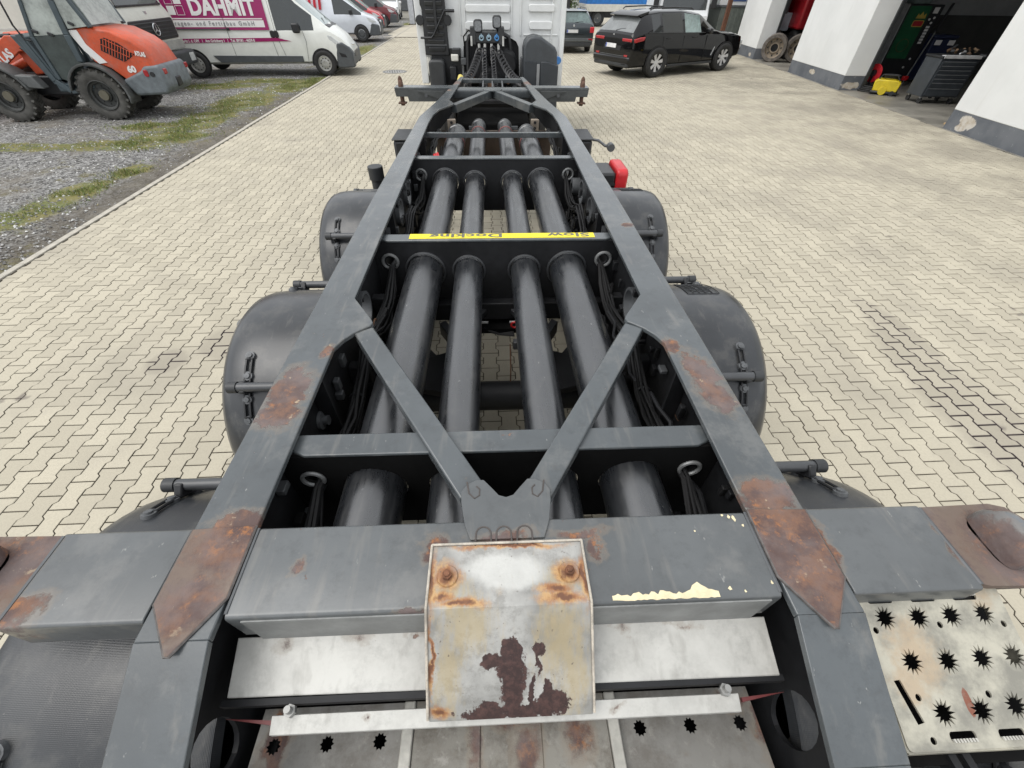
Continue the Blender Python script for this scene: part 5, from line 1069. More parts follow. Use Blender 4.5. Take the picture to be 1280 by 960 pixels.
def minivan():
    T = thing('white_minivan', 'small white minivan facing the yard at the far end near the gate post', 'van', (-8.75, 49.3, 0), R(-90)+R(6)); P_ = mat('minivan_white', (.72, .73, .73), .2, coat=.4, var=.03)
    st = [(-.7, .4, .8, .95, .84, 1.7, .66), (-.6, .28, .88, 1.0, .89, 1.78, .68), (.5, .28, .895, 1.0, .895, 1.82, .70), (1.5, .28, .895, 1.0, .895, 1.80, .70), (1.9, .28, .895, 1.0, .895, 1.68, .69), (2.6, .28, .89, 1.0, .885, 1.10, .76), (2.9, .28, .885, .97, .875, 1.03, .74), (3.3, .28, .86, .86, .85, .92, .62), (3.48, .32, .76, .7, .76, .76, .5)]
    loft(T, st, P_, [(1, 2, 5, 6, 'side_window', GLS), (2, 4, 5, 6, 'side_window', GLS), (4, 5, 7, 9, 'windscreen', mat('sky_glass', (.17, .18, .18), .06))])
    for s in (-1, 1):
        for x in (0, 2.75): wheel(T, x, s*.84, .31, .2, s, 'steel'); arch(T, x, s*.904, .31, s)
        slab('headlight', T, LMP, [(2.95, .92), (3.30, .86), (3.42, .76), (3.25, .72), (3.05, .80)], s*.56, s*.86, .01)
        MB().box((2.35, s*1.0, 1.06), (.14, .2, .16)).build('mirror', P_, T, bevel=.03)
        slab('headlight_frame', T, DIM, [(3.28, .84), (3.44, .76), (3.45, .72), (3.3, .72)], s*.60, s*.80, .006)
    boxp('front_bumper', T, P_, 3.2, 3.52, -.78, .78, .26, .60, .07); boxp('lower_grille', T, BLK, 3.4, 3.535, -.62, .62, .33, .42, .02); MB().bx(3.46, 3.50, -.5, .5, .68, .72).build('grille_bar', BLK, T)
    MB().bx(3.53, 3.545, -.24, .24, .45, .56).build('plate_holder', BLK, T); MB().cyl((3.4, 0, .74), (3.5, 0, .74), .07, 16).build('badge', CHR, T)
minivan()

# --- orange wheel loader
LD = thing('wheel_loader', 'orange compact wheel loader with grey cab on the gravel beside the lettered van', 'loader', (-10.34, 11.28, 0), .08)
def loader():
    T = LD; n0 = -.62
    OR = rustpaint('loader_orange', (.56, .085, .03), [((2.9, -.4, .95), (.12, .2, .1)), ((2.9, -.45, .9), (.1, .1, .1))], rough=.4, thr=(.5, .8), chips=.74)
    OT = mat('loader_orange_top', (.60, .115, .045), .45, var=.1); LG = mat('loader_grey', (.055, .075, .085), .5, var=.2); CW_ = mat('counterweight_grey', (.14, .16, .175), .55, var=.25, sc=8)
    DG = mat('loader_glass', (.03, .045, .042), .08, spec=.8)
    FD = mat('loader_fender', (.10, .105, .105), .65, var=.25)
    wb = 1.88
    # tyres with lugs
    def lug_wheel(x, s, first=None):
        w = wheel(T, x, s*.60, .45, .32, s, 'deep', rimmat=mat('loader_rim', (.045, .047, .045), .6, var=.3, sc=9), dirt=True)
        q = MB()
        for k in range(22):
            for sd in (-1, 1):
                a = 2*math.pi*(k+(.5 if sd > 0 else 0))/22
                M = Matrix.Translation((.445*math.cos(a), sd*.085, .445*math.sin(a))) @ Matrix.Rotation(-a, 4, 'Y') @ Matrix.Rotation(sd*R(35), 4, 'X')
                q.box((0, 0, 0), (1, 1, 1)); c8 = [M @ Vector((v[0]*.05, v[1]*.17, v[2]*.045)) for v in q.v[-8:]]; q.v[-8:] = [tuple(v) for v in c8]
        q.build('tread_lugs', RUBD, w, smooth=0)
        MB().lathe([(.001, s*.12), (.09, s*.12), (.10, s*.06)], (0, 0, 0), 'y', 16).build('hub', mat('muddy_hub', (.12, .11, .08), .8), w)
    for x in (0, wb):
        for s in (-1, 1): lug_wheel(x, s)
        MB().cyl((x, -.5, .45), (x, .5, .45), .12, 14).build('axle', BLK, T)
    MB().bx(-.2, 2.0, -.32, .32, .40, .75).build('chassis', BLK, T, bevel=.03)
    # cab
    sl_ = [(.62, .58), (1.02, .55), (1.55, .62), (1.80, 1.05), (1.82, 1.52), (1.62, 2.35), (1.0, 2.42), (.98, 1.98), (.74, 1.46), (.70, 1.0)]
    cabx = lambda t: t
    def pillar(pts, w=.075, y=-.62, d=.10, m=LG, nm='cab_pillar'):
        q = MB()
        for (x0, z0), (x1, z1) in zip(pts[:-1], pts[1:]):
            v = Vector((x1-x0, 0, z1-z0)).normalized(); nn = Vector((-v.z, 0, v.x))*w*.5
            a = [Vector((x0, 0, z0))+nn, Vector((x1, 0, z1))+nn, Vector((x1, 0, z1))-nn, Vector((x0, 0, z0))-nn]
            q.prism([(p.x, p.z) for p in a], y, y+d, fn=lambda p, q_, h: (p, h, q_))
        q.build(nm, m, T, bevel=.012)
    for y in (-.66, .56):
        pillar([(1.16, .72), (1.13, 1.42), (1.30, 1.96), (1.40, 2.38)], .07, y); pillar([(1.76, 1.02), (1.78, 1.45), (1.84, 1.96), (1.86, 2.38)], .11, y)
        pillar([(.88, 1.46), (1.05, .70), (1.25, .52), (1.70, .58), (1.86, .92)], .10, y)
        pillar([(2.28, 1.56), (2.12, 2.05), (2.06, 2.38)], .06, y)
    boxp('cab_floor', T, LG, 1.0, 2.0, -.62, .62, .50, .66, .03)
    MB().prism([(.72, 1.45), (.98, 1.42), (1.14, .75), (1.0, .62)], -.64, .64, fn=lambda p, q, h: (p, h, q)).build('cab_front_panel', LG, T, bevel=.02)
    MB().prism([(1.14, 1.42), (1.78, 1.45), (1.76, 1.0), (1.66, .74), (1.34, .68), (1.2, .74)], -.635, -.61, fn=lambda p, q, h: (p, h, q)).build('cab_door_panel', mat('door_grey_glass', (.045, .058, .055), .25, spec=.6, var=.3, sc=5), T)
    GP_ = mat('cab_pale_glass', (.33, .36, .34), .1, spec=.8, var=.35, sc=2.2)
    MB().prism([(1.16, 1.43), (1.77, 1.46), (1.83, 1.96), (1.86, 2.36), (1.42, 2.36), (1.31, 1.96)], -.632, -.62, fn=lambda p, q, h: (p, h, q)).build('cab_door_glass', GP_, T)
    MB().prism([(1.86, 1.54), (2.24, 1.58), (2.06, 2.36), (1.90, 2.36)], -.632, -.62, fn=lambda p, q, h: (p, h, q)).build('cab_rear_glass', GP_, T)
    MB().prism([(1.15, 1.43), (1.20, 1.43), (1.46, 2.36), (1.41, 2.36)], -.56, .56, fn=lambda p, q, h: (p, h, q)).build('cab_windscreen', GP_, T)
    MB().prism([(2.26, 1.60), (2.30, 1.60), (2.10, 2.36), (2.06, 2.36)], -.56, .56, fn=lambda p, q, h: (p, h, q)).build('cab_back_window', GP_, T)
    boxp('cab_roof', T, LG, 1.3, 2.2, -.7, .7, 2.36, 2.5, .05)
    MB().prism(rrect(1.55, 1.80, 1.30, 1.95, .1), -.22, .22, fn=lambda p, q, h: (p, h, q)).build('driver_seat', BLK, T, bevel=.05)
    MB().prism(rrect(1.98, 2.12, 1.60, 1.90, .06), -.50, -.35, fn=lambda p, q, h: (p, h, q)).build('seat_head', BLK, T, bevel=.03)
    MB().tube([(1.12, -.70, 1.98), (1.02, -.74, 2.0), (.98, -.74, 1.6), (1.02, -.72, 1.38), (1.10, -.68, 1.36)], .016, 8).build('cab_grab_rail', BLK, T)
    for x, z in ((1.25, 1.5), (1.5, 1.46), (1.98, 1.62)): MB().box((x, -.66, z), (.10, .03, .05), M=Matrix.Rotation(R(25), 3, 'Y')).build('cab_handle', BLK, T, bevel=.01)
    # engine hood
    cx_ = lambda L: [(x if x < 2.6 else 2.6+(x-2.6)*.64, z) for x, z in L]
    hp = cx_([(1.84, 1.50), (2.10, 1.555), (2.55, 1.50), (3.05, 1.34), (3.30, 1.20), (3.44, .95), (3.46, .80), (2.8, .80), (2.45, .70), (2.25, .90), (2.02, 1.0)])
    vs = []; fs = []; N = len(hp)
    for y, k in ((-.60, 0), (-.54, 1), (.40, 1), (.46, 0)):
        for i, (x, z) in enumerate(hp): vs.append((x+(.02 if k and 0 < i < 7 else 0), y, z+(.03 if k and i < 5 else 0)))
    for j in range(3):
        for i in range(N-1): fs.append((j*N+i, j*N+i+1, (j+1)*N+i+1, (j+1)*N+i))
    fs += [tuple(range(N)), tuple(range(3*N, 4*N))[::-1], ]
    MB().add(vs, fs).build('engine_hood', OR, T, bevel=.02, smooth=40)
    MB().prism([(1.81, 1.52), (1.99, 1.525), (2.02, 1.3), (2.24, 1.0), (2.08, .98), (1.92, 1.2)], -.615, -.60, fn=lambda p, q, h: (p, h, q)).build('white_side_panel', FILM, T, bevel=.004)
    # louvred opening: black backing + orange bars
    gp_ = [(2.24, 1.20), (2.33, 1.38), (2.42, 1.405), (2.62, 1.32), (2.84, 1.14), (2.74, 1.08), (2.57, 1.01)]
    MB().prism(gp_, -.606, -.596, fn=lambda p, q, h: (p, h, q)).build('grille_opening', BLKF, T)
    q = MB()
    def inside(x, z):
        c = False
        for i in range(len(gp_)):
            (xa, za), (xb, zb) = gp_[i], gp_[i-1]
            if (za > z) != (zb > z) and x < (xb-xa)*(z-za)/(zb-za)+xa: c = not c
        return c
    for k in range(12):
        base = Vector((2.30+.048*k, 0, 1.42-.014*k)); pts = []
        for t in range(15):
            x = 2.36+.045*k-.012*t*1.25; z = 1.42-.018*k*1.0-.026*t
            if inside(x, z): pts.append((x, -.612, z))
        if len(pts) > 1: q.tube(pts, .0075, 4)
    for a_, b_ in (((2.30, 1.30), (2.72, 1.09)), ((2.38, 1.395), (2.84, 1.15))):
        q.tube([(a_[0], -.613, a_[1]), (b_[0], -.613, b_[1])], .008, 4)
    q.build('grille_bars', OR, T, smooth=0)
    text('ATLAS', .105, FILM, T, (2.86, -.612, 1.12), (1, 0, -.15), (.05, 0, 1), bold=.005, sx=.62); text('60', .15, FILM, T, (2.56, -.608, .835), (1, 0, .02), (0, 0, 1), bold=.008, sx=1.1)
    # counterweight
    cwp = cx_([(2.36, .70), (2.75, .82), (2.92, .86), (3.06, .94), (3.54, .96), (3.60, .86), (3.60, .55), (3.45, .44), (2.50, .42)])
    MB().prism(cwp, -.63, .52, fn=lambda p, q, h: (p, h, q)).build('counterweight', CW_, T, bevel=.05, seg=3)
    for s in (-1, 1):
        MB().prism(rrect(2.86, 2.95, .76, .88, .03), s*.63, s*.645, fn=lambda p, q, h: (p, h, q)).build('rear_lamp', REDL, T, bevel=.01); MB().cyl((3.02, s*.62, .80), (3.02, s*.645, .80), .045, 16).build('lamp_hole', BLK, T)
        MB().box((3.235, s*.5, .84), (.03, .14, .10)).build('rear_lamp', REDL, T, bevel=.02)
    MB().box((3.235, -.1, .62), (.05, .22, .18)).build('tow_recess', BLK, T, bevel=.02)
    # mudguards
    for s in (-1, 1):
        def guard(x, a0, a1, rr, w0, w1, nm):
            q = MB(); P0 = []; n = 14
            for i in range(n+1):
                a = R(a0+(a1-a0)*i/n); P0.append((x+rr*math.cos(a), .45+rr*math.sin(a)))
            vs = [(px, s*w0, pz) for px, pz in P0]+[(px, s*w1, pz) for px, pz in P0]+[(x+(px-x)*.93, s*w1, .45+(pz-.45)*.93) for px, pz in P0]
            m = n+1; fs = []
            for i in range(n): fs += [(i, i+1, m+i+1, m+i), (m+i, m+i+1, 2*m+i+1, 2*m+i)]
            o = q.add(vs, fs).build(nm, FD, T, smooth=40); md = o.modifiers.new('t', 'SOLIDIFY'); md.thickness = .02
        guard(wb, -15, 170, .56, .40, .79, 'rear_mudguard'); guard(0, 12, 130, .56, .40, .79, 'front_mudguard')
    MB().prism([(.40, .82), (.72, .80), (.82, .58), (.55, .60)], -.76, -.55, fn=lambda p, q, h: (p, h, q)).build('cab_step', FD, T, bevel=.02)
    # lift arm reaching forward with lettering
    for s in (-1, 1):
        MB().prism([(.62, 1.42), (.40, 1.42), (-1.1, .62), (-1.15, .42), (-.95, .40), (.50, 1.16), (.78, 1.18)], s*.26, s*.34, fn=lambda p, q, h: (p, h, q)).build('lift_arm', OR, T, bevel=.015)
    text('ATLAS', .19, FILM, T, (-.10, -.345, .86), (1, 0, .52), (-.4, 0, 1), bold=.008, sx=.95)
    MB().cyl((.7, -.1, 1.1), (-.3, -.1, .75), .07, 12).build('hydraulic_ram', OR, T); MB().cyl((-.3, -.1, .75), (-.7, -.1, .6), .04, 10).build('ram_rod', CHR, T)
    MB().prism([(.30, 1.46), (.75, 1.46), (.9, .8), (.45, .75)], -.22, .22, fn=lambda p, q, h: (p, h, q)).build('arm_tower', OR, T, bevel=.03)
    MB().prism([(-1.0, .1), (-1.5, .08), (-1.75, .12), (-1.5, .5), (-1.1, .7)], -.9, .9, fn=lambda p, q, h: (p, h, q)).build('bucket', OR, T, bevel=.01)
    MB().box((.72, -.36, 1.2), (.05, .02, .18), M=Matrix.Rotation(R(-25), 3, 'Y')).build('white_sticker', FILM, T)
    MB().cyl((.05, -.5, 1.42), (.05, -.2, 1.42), .09, 12).build('front_lamp', BLK, T, bevel=.02); MB().tube([(.05, -.3, 1.4), (.5, -.3, 1.42)], .03, 8).build('lamp_arm', BLK, T)
    for k in range(3): MB().tube([(.3, -.2+.1*k, 1.3), (.6, -.35, 1.2), (.75, -.3+.1*k, 1.0)], .02, 6).build('hydraulic_hose', RUB, T)
loader()

# --- old white truck between loader and van
OT_ = thing('old_white_truck', 'old white box truck with black slatted grille and round star badge behind the loader', 'truck', (-9.1, 14.66, 0), .03)
def oldtruck():
    T = OT_; Wp = mat('old_truck_white', (.60, .60, .55), .45, var=.1, sc=2)
    MB().prism([(0.0, .82), (.02, 1.52), (-.12, 1.76), (-.38, 2.75), (-1.7, 2.8), (-1.75, .75), (-.3, .75)], -1.14, 1.14, fn=lambda p, q, h: (p, h, q)).build('cab', Wp, T, bevel=.06, seg=3)
    q = MB().prism(rrect(-1.05, 1.05, 1.06, 1.50, .06), .0, .035, fn=lambda p, q_, h: (h, p, q_)); g_ = q.build('grille', BLK, T, bevel=.015)
    for i in range(5): MB().box((.042, 0, 1.12+.077*i), (.03, 2.02, .028), M=Matrix.Rotation(R(20), 3, 'Y')).build('grille_slat', DRK, g_, bevel=.005)
    st = MB().torus((.07, 0, 1.29), .125, .014, 'x', 28, 8)
    for a in (90, 210, 330): st.prism([(.028*math.cos(R(a+90)), 1.29+.028*math.sin(R(a+90))), (.125*math.cos(R(a)), 1.29+.125*math.sin(R(a))), (.028*math.cos(R(a-90)), 1.29+.028*math.sin(R(a-90)))], .06, .08, fn=lambda p, q_, h: (h, p, q_))
    st.build('star_badge', CHR, g_)
    MB().add([(-.10, -.98, 1.80), (-.10, .98, 1.80), (-.355, .92, 2.6), (-.355, -.92, 2.6)], [(0, 1, 2, 3)]).build('windscreen', GLS, T)
    MB().bx(-.13, -.08, -1.0, 1.0, 1.755, 1.80).build('wiper_panel', BLK, T, bevel=.01)
    MB().bx(-.06, -.02, -.04, .04, 1.60, 1.66).build('hood_badge', CHR, T)
    MB().bx(-.06, .26, -1.14, 1.14, .46, .80).build('bumper', mat('old_bumper', (.05, .055, .06), .55, var=.25), T, bevel=.06, seg=3)
    MB().bx(-.02, .05, -1.14, 1.14, .82, 1.02).build('bumper_skirt', mat('skirt_grey', (.34, .34, .32), .5), T, bevel=.01)
    for s in (-1, 1):
        MB().prism(rrect(s*.88-.13, s*.88+.13, .54, .73, .03), .26, .275, fn=lambda p, q_, h: (h, p, q_)).build('headlight', LMP, T, bevel=.01)
        MB().bx(-.9, -.3, s*1.16, s*1.17, 1.7, 2.5).build('side_window', GLS, T)
        for x in (-.95, -4.6):
            w = MB().lathe(tyre(.48, .28), (0, 0, 0), 'y', 32).build('wheel', RUB, T); w.location = (x, s*.98, .48)
            MB().lathe([(.02, .05*s), (.2, .05*s), (.27, .1*s), (.29, .12*s)], (0, 0, 0), 'y', 24).build('rim', DIM, w)
    MB().bx(-6.9, -1.9, -1.2, 1.2, .95, 3.5).build('box_body', mat('box_cream', (.66, .645, .57), .5, var=.08, sc=1.2), T, bevel=.03)
    MB().bx(-6.9, -1.0, -.4, .4, .6, .9).build('chassis', BLK, T)
    MB().bx(-6.7, -2.2, -1.21, -1.205, 1.35, 1.38).build('body_strip', WHD, T)
oldtruck()

# ------------------------------------------------------------------ workshop building
WB = thing('workshop_building', 'white rendered workshop with dark grey plinth and open bays on the right', 'building', (10.2, 9.97, 0), -math.atan(.097))
def workshop():
    T = WB
    def wallmat():
        m, g, b = newmat('white_render'); c = g.co(); n = g.noise(c, 1.2, 5); nf = g.noise(c, 90, 3)
        col = g.mix(g.mr(n, .3, .7), (.68, .69, .68), (.74, .75, .74)); sp = g.n('ShaderNodeSeparateXYZ', {0: c})
        col = g.mix(g.m('MULTIPLY', g.mr(g.noise(g.vm('MULTIPLY', c, (3, 3, .4)), 2, 5, .6), .55, .8), .2), col, (.5, .48, .43))
        setb(g, b, col=col, rough=.85, spec=.2, nor=g.bump(nf, .12, .004)); return m
    def plinmat():
        m, g, b = newmat('plinth_grey'); c = g.co(); n = g.noise(c, 5, 6, .7)
        k = g.m('ADD', g.spots(c, [((0, -.55, .22), (.5, .32, .16)), ((0, -.45, .10), (.5, .2, .10)), ((.3, 4.6, .12), (.4, .2, .14)), ((0, 6.6, .22), (.3, .3, .1)), ((.0, 12.4, .12), (.4, .2, .1))]), g.m('MULTIPLY', g.m('SUBTRACT', n, .5), 1.0))
        col = g.mix(g.mr(g.noise(c, 2, 5), .3, .7), (.10, .11, .125), (.155, .165, .18)); col = g.mix(g.mr(k, .28, .4), col, g.mix(g.mr(n, .4, .6), (.42, .36, .28), (.55, .52, .47)))
        col = g.mix(g.mr(g.noise(c, 14, 5, .7), .62, .72, 0, .6), col, (.42, .42, .42))
        setb(g, b, col=col, rough=.75, spec=.3); return m
    WR, PL = wallmat(), plinmat()
    zt = 4.6
    piers = ((-9.0, .0), (4.62, 8.32), (11.9, 14.6))
    th = .62
    for a, b_ in piers:
        MB().bx(0, th, a, b_, .36, zt).build('pier', WR, T, bevel=.012); MB().bx(.004, th, a+.004, b_-.004, -.02, .36).build('plinth', PL, T, bevel=.004)
    MB().bx(0.02, th, -9, 14.6, 3.8, zt+.4).build('lintel', WR, T)
    for a, b_ in ((0, 4.62), (8.32, 11.9)):
        for y in (a+.03, b_-.03): MB().bx(th-.02, th+.06, y-.03, y+.03, 0, 3.8).build('door_track', DRK, T)
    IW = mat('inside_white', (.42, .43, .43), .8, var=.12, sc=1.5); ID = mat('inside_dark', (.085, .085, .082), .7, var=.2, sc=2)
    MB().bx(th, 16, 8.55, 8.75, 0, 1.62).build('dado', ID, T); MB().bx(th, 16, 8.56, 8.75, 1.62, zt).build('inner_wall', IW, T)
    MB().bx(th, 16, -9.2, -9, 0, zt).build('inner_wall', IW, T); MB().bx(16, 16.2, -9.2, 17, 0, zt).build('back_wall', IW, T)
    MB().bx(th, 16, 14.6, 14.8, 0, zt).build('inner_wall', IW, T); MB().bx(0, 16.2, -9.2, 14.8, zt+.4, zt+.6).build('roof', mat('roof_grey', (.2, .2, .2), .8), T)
    # grey roller wall beyond the last pier
    MB().bx(.5, .7, 14.6, 22, 0, zt).build('rear_wing', mat('wing_grey', (.24, .26, .25), .7), T)
workshop()
c_, s_ = math.cos(-math.atan(.097)), math.sin(-math.atan(.097))
def wl_(x, y): return (10.2+x*c_-y*s_, 9.97+x*s_+y*c_)          # workshop coordinates -> yard
def fl():
    P = [wl_(-.06, -9), wl_(16, -9), wl_(16, 14.7), wl_(-.06, 14.7)]
    m, g, b = newmat('workshop_floor'); p = g.n('ShaderNodeNewGeometry').outputs['Position']; n = g.noise(p, 1.4, 6, .65)
    setb(g, b, col=g.mix(g.mr(n, .3, .7), (.17, .16, .14), (.27, .255, .22)), rough=g.mr(n, .3, .7, .35, .6), spec=.4)
    q = MB().add([(x, y, .004) for x, y in P]+[(x, y, -.05) for x, y in P], [(0, 1, 2, 3), (0, 4, 5, 1), (3, 7, 4, 0)]); tag(q.build('workshop_floor', m, smooth=0), kind='structure')
fl()
WRZ = -math.atan(.097)
# tool cabinet on castors
def toolcab():
    x, y = wl_(1.62, 3.05); T = thing('tool_cabinet', 'dark grey tool cabinet with many drawers on castors inside the workshop bay', 'tool cabinet', (x, y, 0), WRZ)
    CB_ = mat('cabinet_grey', (.045, .052, .06), .4, spec=.5); W_, D_ = .95, .62
    # front faces -x/-y: drawers on the -y face
    MB().bx(-W_/2, W_/2, -D_/2, D_/2, .16, .98).build('carcass', CB_, T, bevel=.012)
    hs = [.09]*5+[.12, .18]; z = .93
    for h in hs:
        d = MB().bx(-W_/2+.05, W_/2-.05, -D_/2-.02, -D_/2+.01, z-h+.012, z).build('drawer', CB_, T, bevel=.005)
        MB().bx(-W_/2+.08, W_/2-.08, -D_/2-.032, -D_/2-.02, z-.022, z-.008).build('drawer_pull', mat('pull_grey', (.22, .23, .24), .4, metal=.3), d); z -= h
    MB().bx(-W_/2-.02, W_/2+.02, -D_/2-.02, D_/2+.02, .98, 1.03).build('cabinet_top', BLK, T, bevel=.01)
    MB().bx(-W_/2+.02, W_/2-.02, -D_/2-.035, -D_/2+.10, .985, 1.045).build('top_strip', mat('pale_strip', (.6, .6, .6), .4), T)
    for sx in (-1, 1):
        for sy in (-1, 1):
            MB().cyl((sx*.4-.02, sy*.24, .07), (sx*.4+.02, sy*.24, .07), .07, 16).build('castor', RUB, T); MB().bx(sx*.4-.03, sx*.4+.03, sy*.24-.03, sy*.24+.03, .12, .17).build('castor_bracket', ALU, T)
    MB().bx(W_/2, W_/2+.01, -.1, .0, .6, .68).build('side_label', FILM, T)
    t2 = thing('tool_on_cabinet', 'bright hand tool lying on top of the drawer cabinet', 'tool', (x+.1, y-.1, 1.047), .6)
    MB().tube([(-.2, 0, .03), (.1, .02, .03), (.22, .02, .04)], [.018, .022, .035], 8).build('handle', mat('pale_tool', (.65, .65, .65), .4), t2)
    rg = random.Random(4); x2, y2 = wl_(2.9, 3.9); b = thing('parts_bench', 'dark bench heaped with brown tools and parts behind the drawer cabinet', 'workbench', (x2, y2, 0), WRZ)
    MB().bx(-.9, .9, -.35, .35, .84, .9).build('bench_top', BLK, b, bevel=.01)
    for sx in (-1, 1):
        for sy in (-1, 1): MB().bx(sx*.85-.03, sx*.85+.03, sy*.3-.03, sy*.3+.03, 0, .84).build('leg', BLK, b)
    for i in range(26):
        q = MB(); c = Vector((rg.uniform(-.8, .8), rg.uniform(-.28, .28), .9+rg.uniform(.02, .2)))
        q.tube([c, c+Vector((rg.uniform(-.15, .15), rg.uniform(-.1, .1), rg.uniform(-.02, .08)))], rg.uniform(.02, .05), 7)
        q.build('part_on_bench', rg.choice((mat('brown_part', (.16, .10, .06), .7), mat('tan_part', (.30, .20, .12), .7), DIM, BLK)), b)
toolcab()
def washer():
    x, y = 11.60, 13.95; T = thing('pressure_washer', 'small yellow pressure washer on the floor at the bay entrance', 'pressure washer', (x, y, .004), R(-38))
    YW = mat('washer_yellow', (.62, .48, .02), .4)
    MB().prism([(-.30, .08), (.30, .08), (.32, .30), (.22, .36), (-.26, .36), (-.33, .30)], -.2, .2, fn=lambda p, q, h: (p, h, q)).build('housing', YW, T, bevel=.025)
    MB().bx(-.34, .34, -.24, .24, .03, .09).build('base', BLK, T, bevel=.02)
    for s in (-1, 1):
        MB().cyl((-.05, s*.20, .10), (-.05, s*.26, .10), .10, 20).build('wheel', YW, T, bevel=.006); MB().cyl((.2, s*.22, .06), (.2, s*.26, .06), .06, 14).build('wheel', BLK, T)
    MB().tube([(-.25, -.15, .36), (-.20, -.15, .47), (.15, -.15, .47), (.25, -.15, .36)], .018, 8).build('handle', BLK, T)
    for k in range(3): MB().torus((.02, .05, .40+.025*k), .16+.015*k, .016, 'z', 28, 6).build('hose_coil', RUB, T)
    T2 = thing('hose_reel', 'red hose coiled beside the yellow washer behind the white pier', 'hose', (11.55, 14.62, .02), .3)
    for k in range(5): MB().torus((0, 0, .40), .10+.028*k, .018, 'x', 24, 6).build('hose_coil', mat('red_hose', (.5, .02, .03), .45), T2)
    MB().bx(-.12, .12, -.25, .25, 0, .03).build('stand', BLK, T2); MB().cyl((-.1, 0, .4), (.1, 0, .4), .08, 14).build('drum', BLK, T2); MB().bx(-.02, .02, -.03, .03, .03, .4).build('stand_post', BLK, T2)
    T3 = thing('black_hose', 'black hose lying in loops beside the washer', 'hose', (11.45, 14.40, .01), 0)
    for k in range(4): MB().torus((.02*k, .01*k, .02+.035*k), .26-.02*k, .02, 'z', 28, 6).build('loop', RUB, T3)
washer()
def cabinetgreen():
    x, y = 12.95, 16.55; T = thing('locker_cabinet', 'tall black cabinet with pale side and green poster door in the workshop bay', 'cabinet', (x, y, 0), WRZ-.05)
    MB().bx(-.05, .95, -.35, .35, .02, 1.92).build('carcass', BLK, T, bevel=.01); MB().bx(-.07, -.052, -.36, .36, .02, 1.93).build('side_panel', mat('pale_metal', (.52, .53, .54), .5), T)
    q = MB().bx(.0, .60, -.365, -.352, .62, 1.88).build('poster_panel', mat('poster_green', (.012, .10, .04), .4, var=.25, sc=3), T)
    OC = mat('poster_gold', (.55, .40, .08), .5)
    MB().prism([(.28, 1.60), (.31, 1.72), (.36, 1.66), (.42, 1.76), (.48, 1.66), (.53, 1.72), (.56, 1.60)], -.371, -.366, fn=lambda p, q_, h: (p, h, q_)).build('crown_mark', OC, q)
    MB().prism(rrect(.26, .58, 1.40, 1.56, .04), -.371, -.366, fn=lambda p, q_, h: (p, h, q_)).build('mark_frame', OC, q); MB().prism(rrect(.28, .56, 1.42, 1.54, .03), -.374, -.371, fn=lambda p, q_, h: (p, h, q_)).build('red_mark', mat('poster_red', (.42, .02, .03), .5), q)
    MB().torus((.30, -.366, .95), .16, .012, 'y', 20, 5).build('faint_ring', mat('faint_brown', (.08, .09, .035), .6), q)
    for i in range(6): MB().bx(.72, .82, -.37, -.352, 1.0+.075*i, 1.055+.075*i).build('white_label', FILM, T)
    for xx, z in ((.70, 1.58), (.82, 1.62), (.80, 1.50), (.75, .62), (.68, .40)): MB().cyl((xx, -.352, z), (xx, -.37, z), .03, 8).build('button', FILM, T)
    MB().bx(.70, .84, -.368, -.352, 1.72, 1.86).build('notice', FILM, T)
    for z in (1.90,): MB().box((.35, 0, 1.98), (.5, .4, .10)).build('top_box', mat('teal_box', (.16, .20, .19), .6), T, bevel=.02)
    x, y = 11.42, 15.35; T = thing('blue_sign_board', 'blue board with red white emblem leaning beside the bay pier', 'sign', (x, y, 0), WRZ)
    b = MB().bx(-.02, .38, -.01, .01, .30, .80).build('board', mat('board_blue', (.03, .15, .42), .45), T); MB().cyl((.18, -.011, .52), (.18, -.02, .52), .07, 18).build('emblem', mat('emblem_red', (.4, .06, .07), .5), b); MB().bx(.11, .25, -.024, -.02, .505, .535).build('emblem_bar', FILM, b)
    for sx in (0, .36): MB().bx(sx-.015, sx+.015, -.01, .01, 0, .30).build('post', BLK, T)
    x, y = 14.2, 16.1; T = thing('waste_bin', 'dark blue wheeled bin standing in the workshop bay behind a leaning bar', 'bin', (x, y, 0), WRZ)
    MB().box((0, 0, .62), (.55, .6, 1.05), top=1.18).build('tub', mat('bin_blue', (.015, .022, .06), .5), T, bevel=.02); MB().bx(-.36, .36, -.4, .4, 1.15, 1.24).build('lid', MC['bin_blue'], T, bevel=.03)
    for s in (-1, 1): MB().cyl((s*.26, .25, .1), (s*.3, .25, .1), .1, 14).build('wheel', RUB, T); MB().bx(s*.2-.09, s*.2+.09, -.42, -.40, 1.0, 1.12).build('paper_label', FILM, T)
    T = thing('leaning_bar', 'long dark lance leaning against the dark blue bin in the bay', 'lance', (13.25, 15.4, 0), WRZ)
    MB().tube([(0, 0, .02), (.5, .5, 1.3)], .02, 8).build('shaft', ALU, T); MB().tube([(.5, .5, 1.3), (.75, .75, 1.95)], .04, 8).build('grip', BLK, T); MB().box((0, 0, .2), (.16, .1, .12)).build('foot', REDP, T, bevel=.02)
    x, y = wl_(.45, .35); T = thing('wooden_board', 'small piece of pale wood on the floor next to the nearest pier', 'board', (x, y, .005), .4)
    MB().bx(-.16, .16, -.1, .1, 0, .03).build('plank', mat('raw_wood', (.5, .36, .2), .8), T)
cabinetgreen()
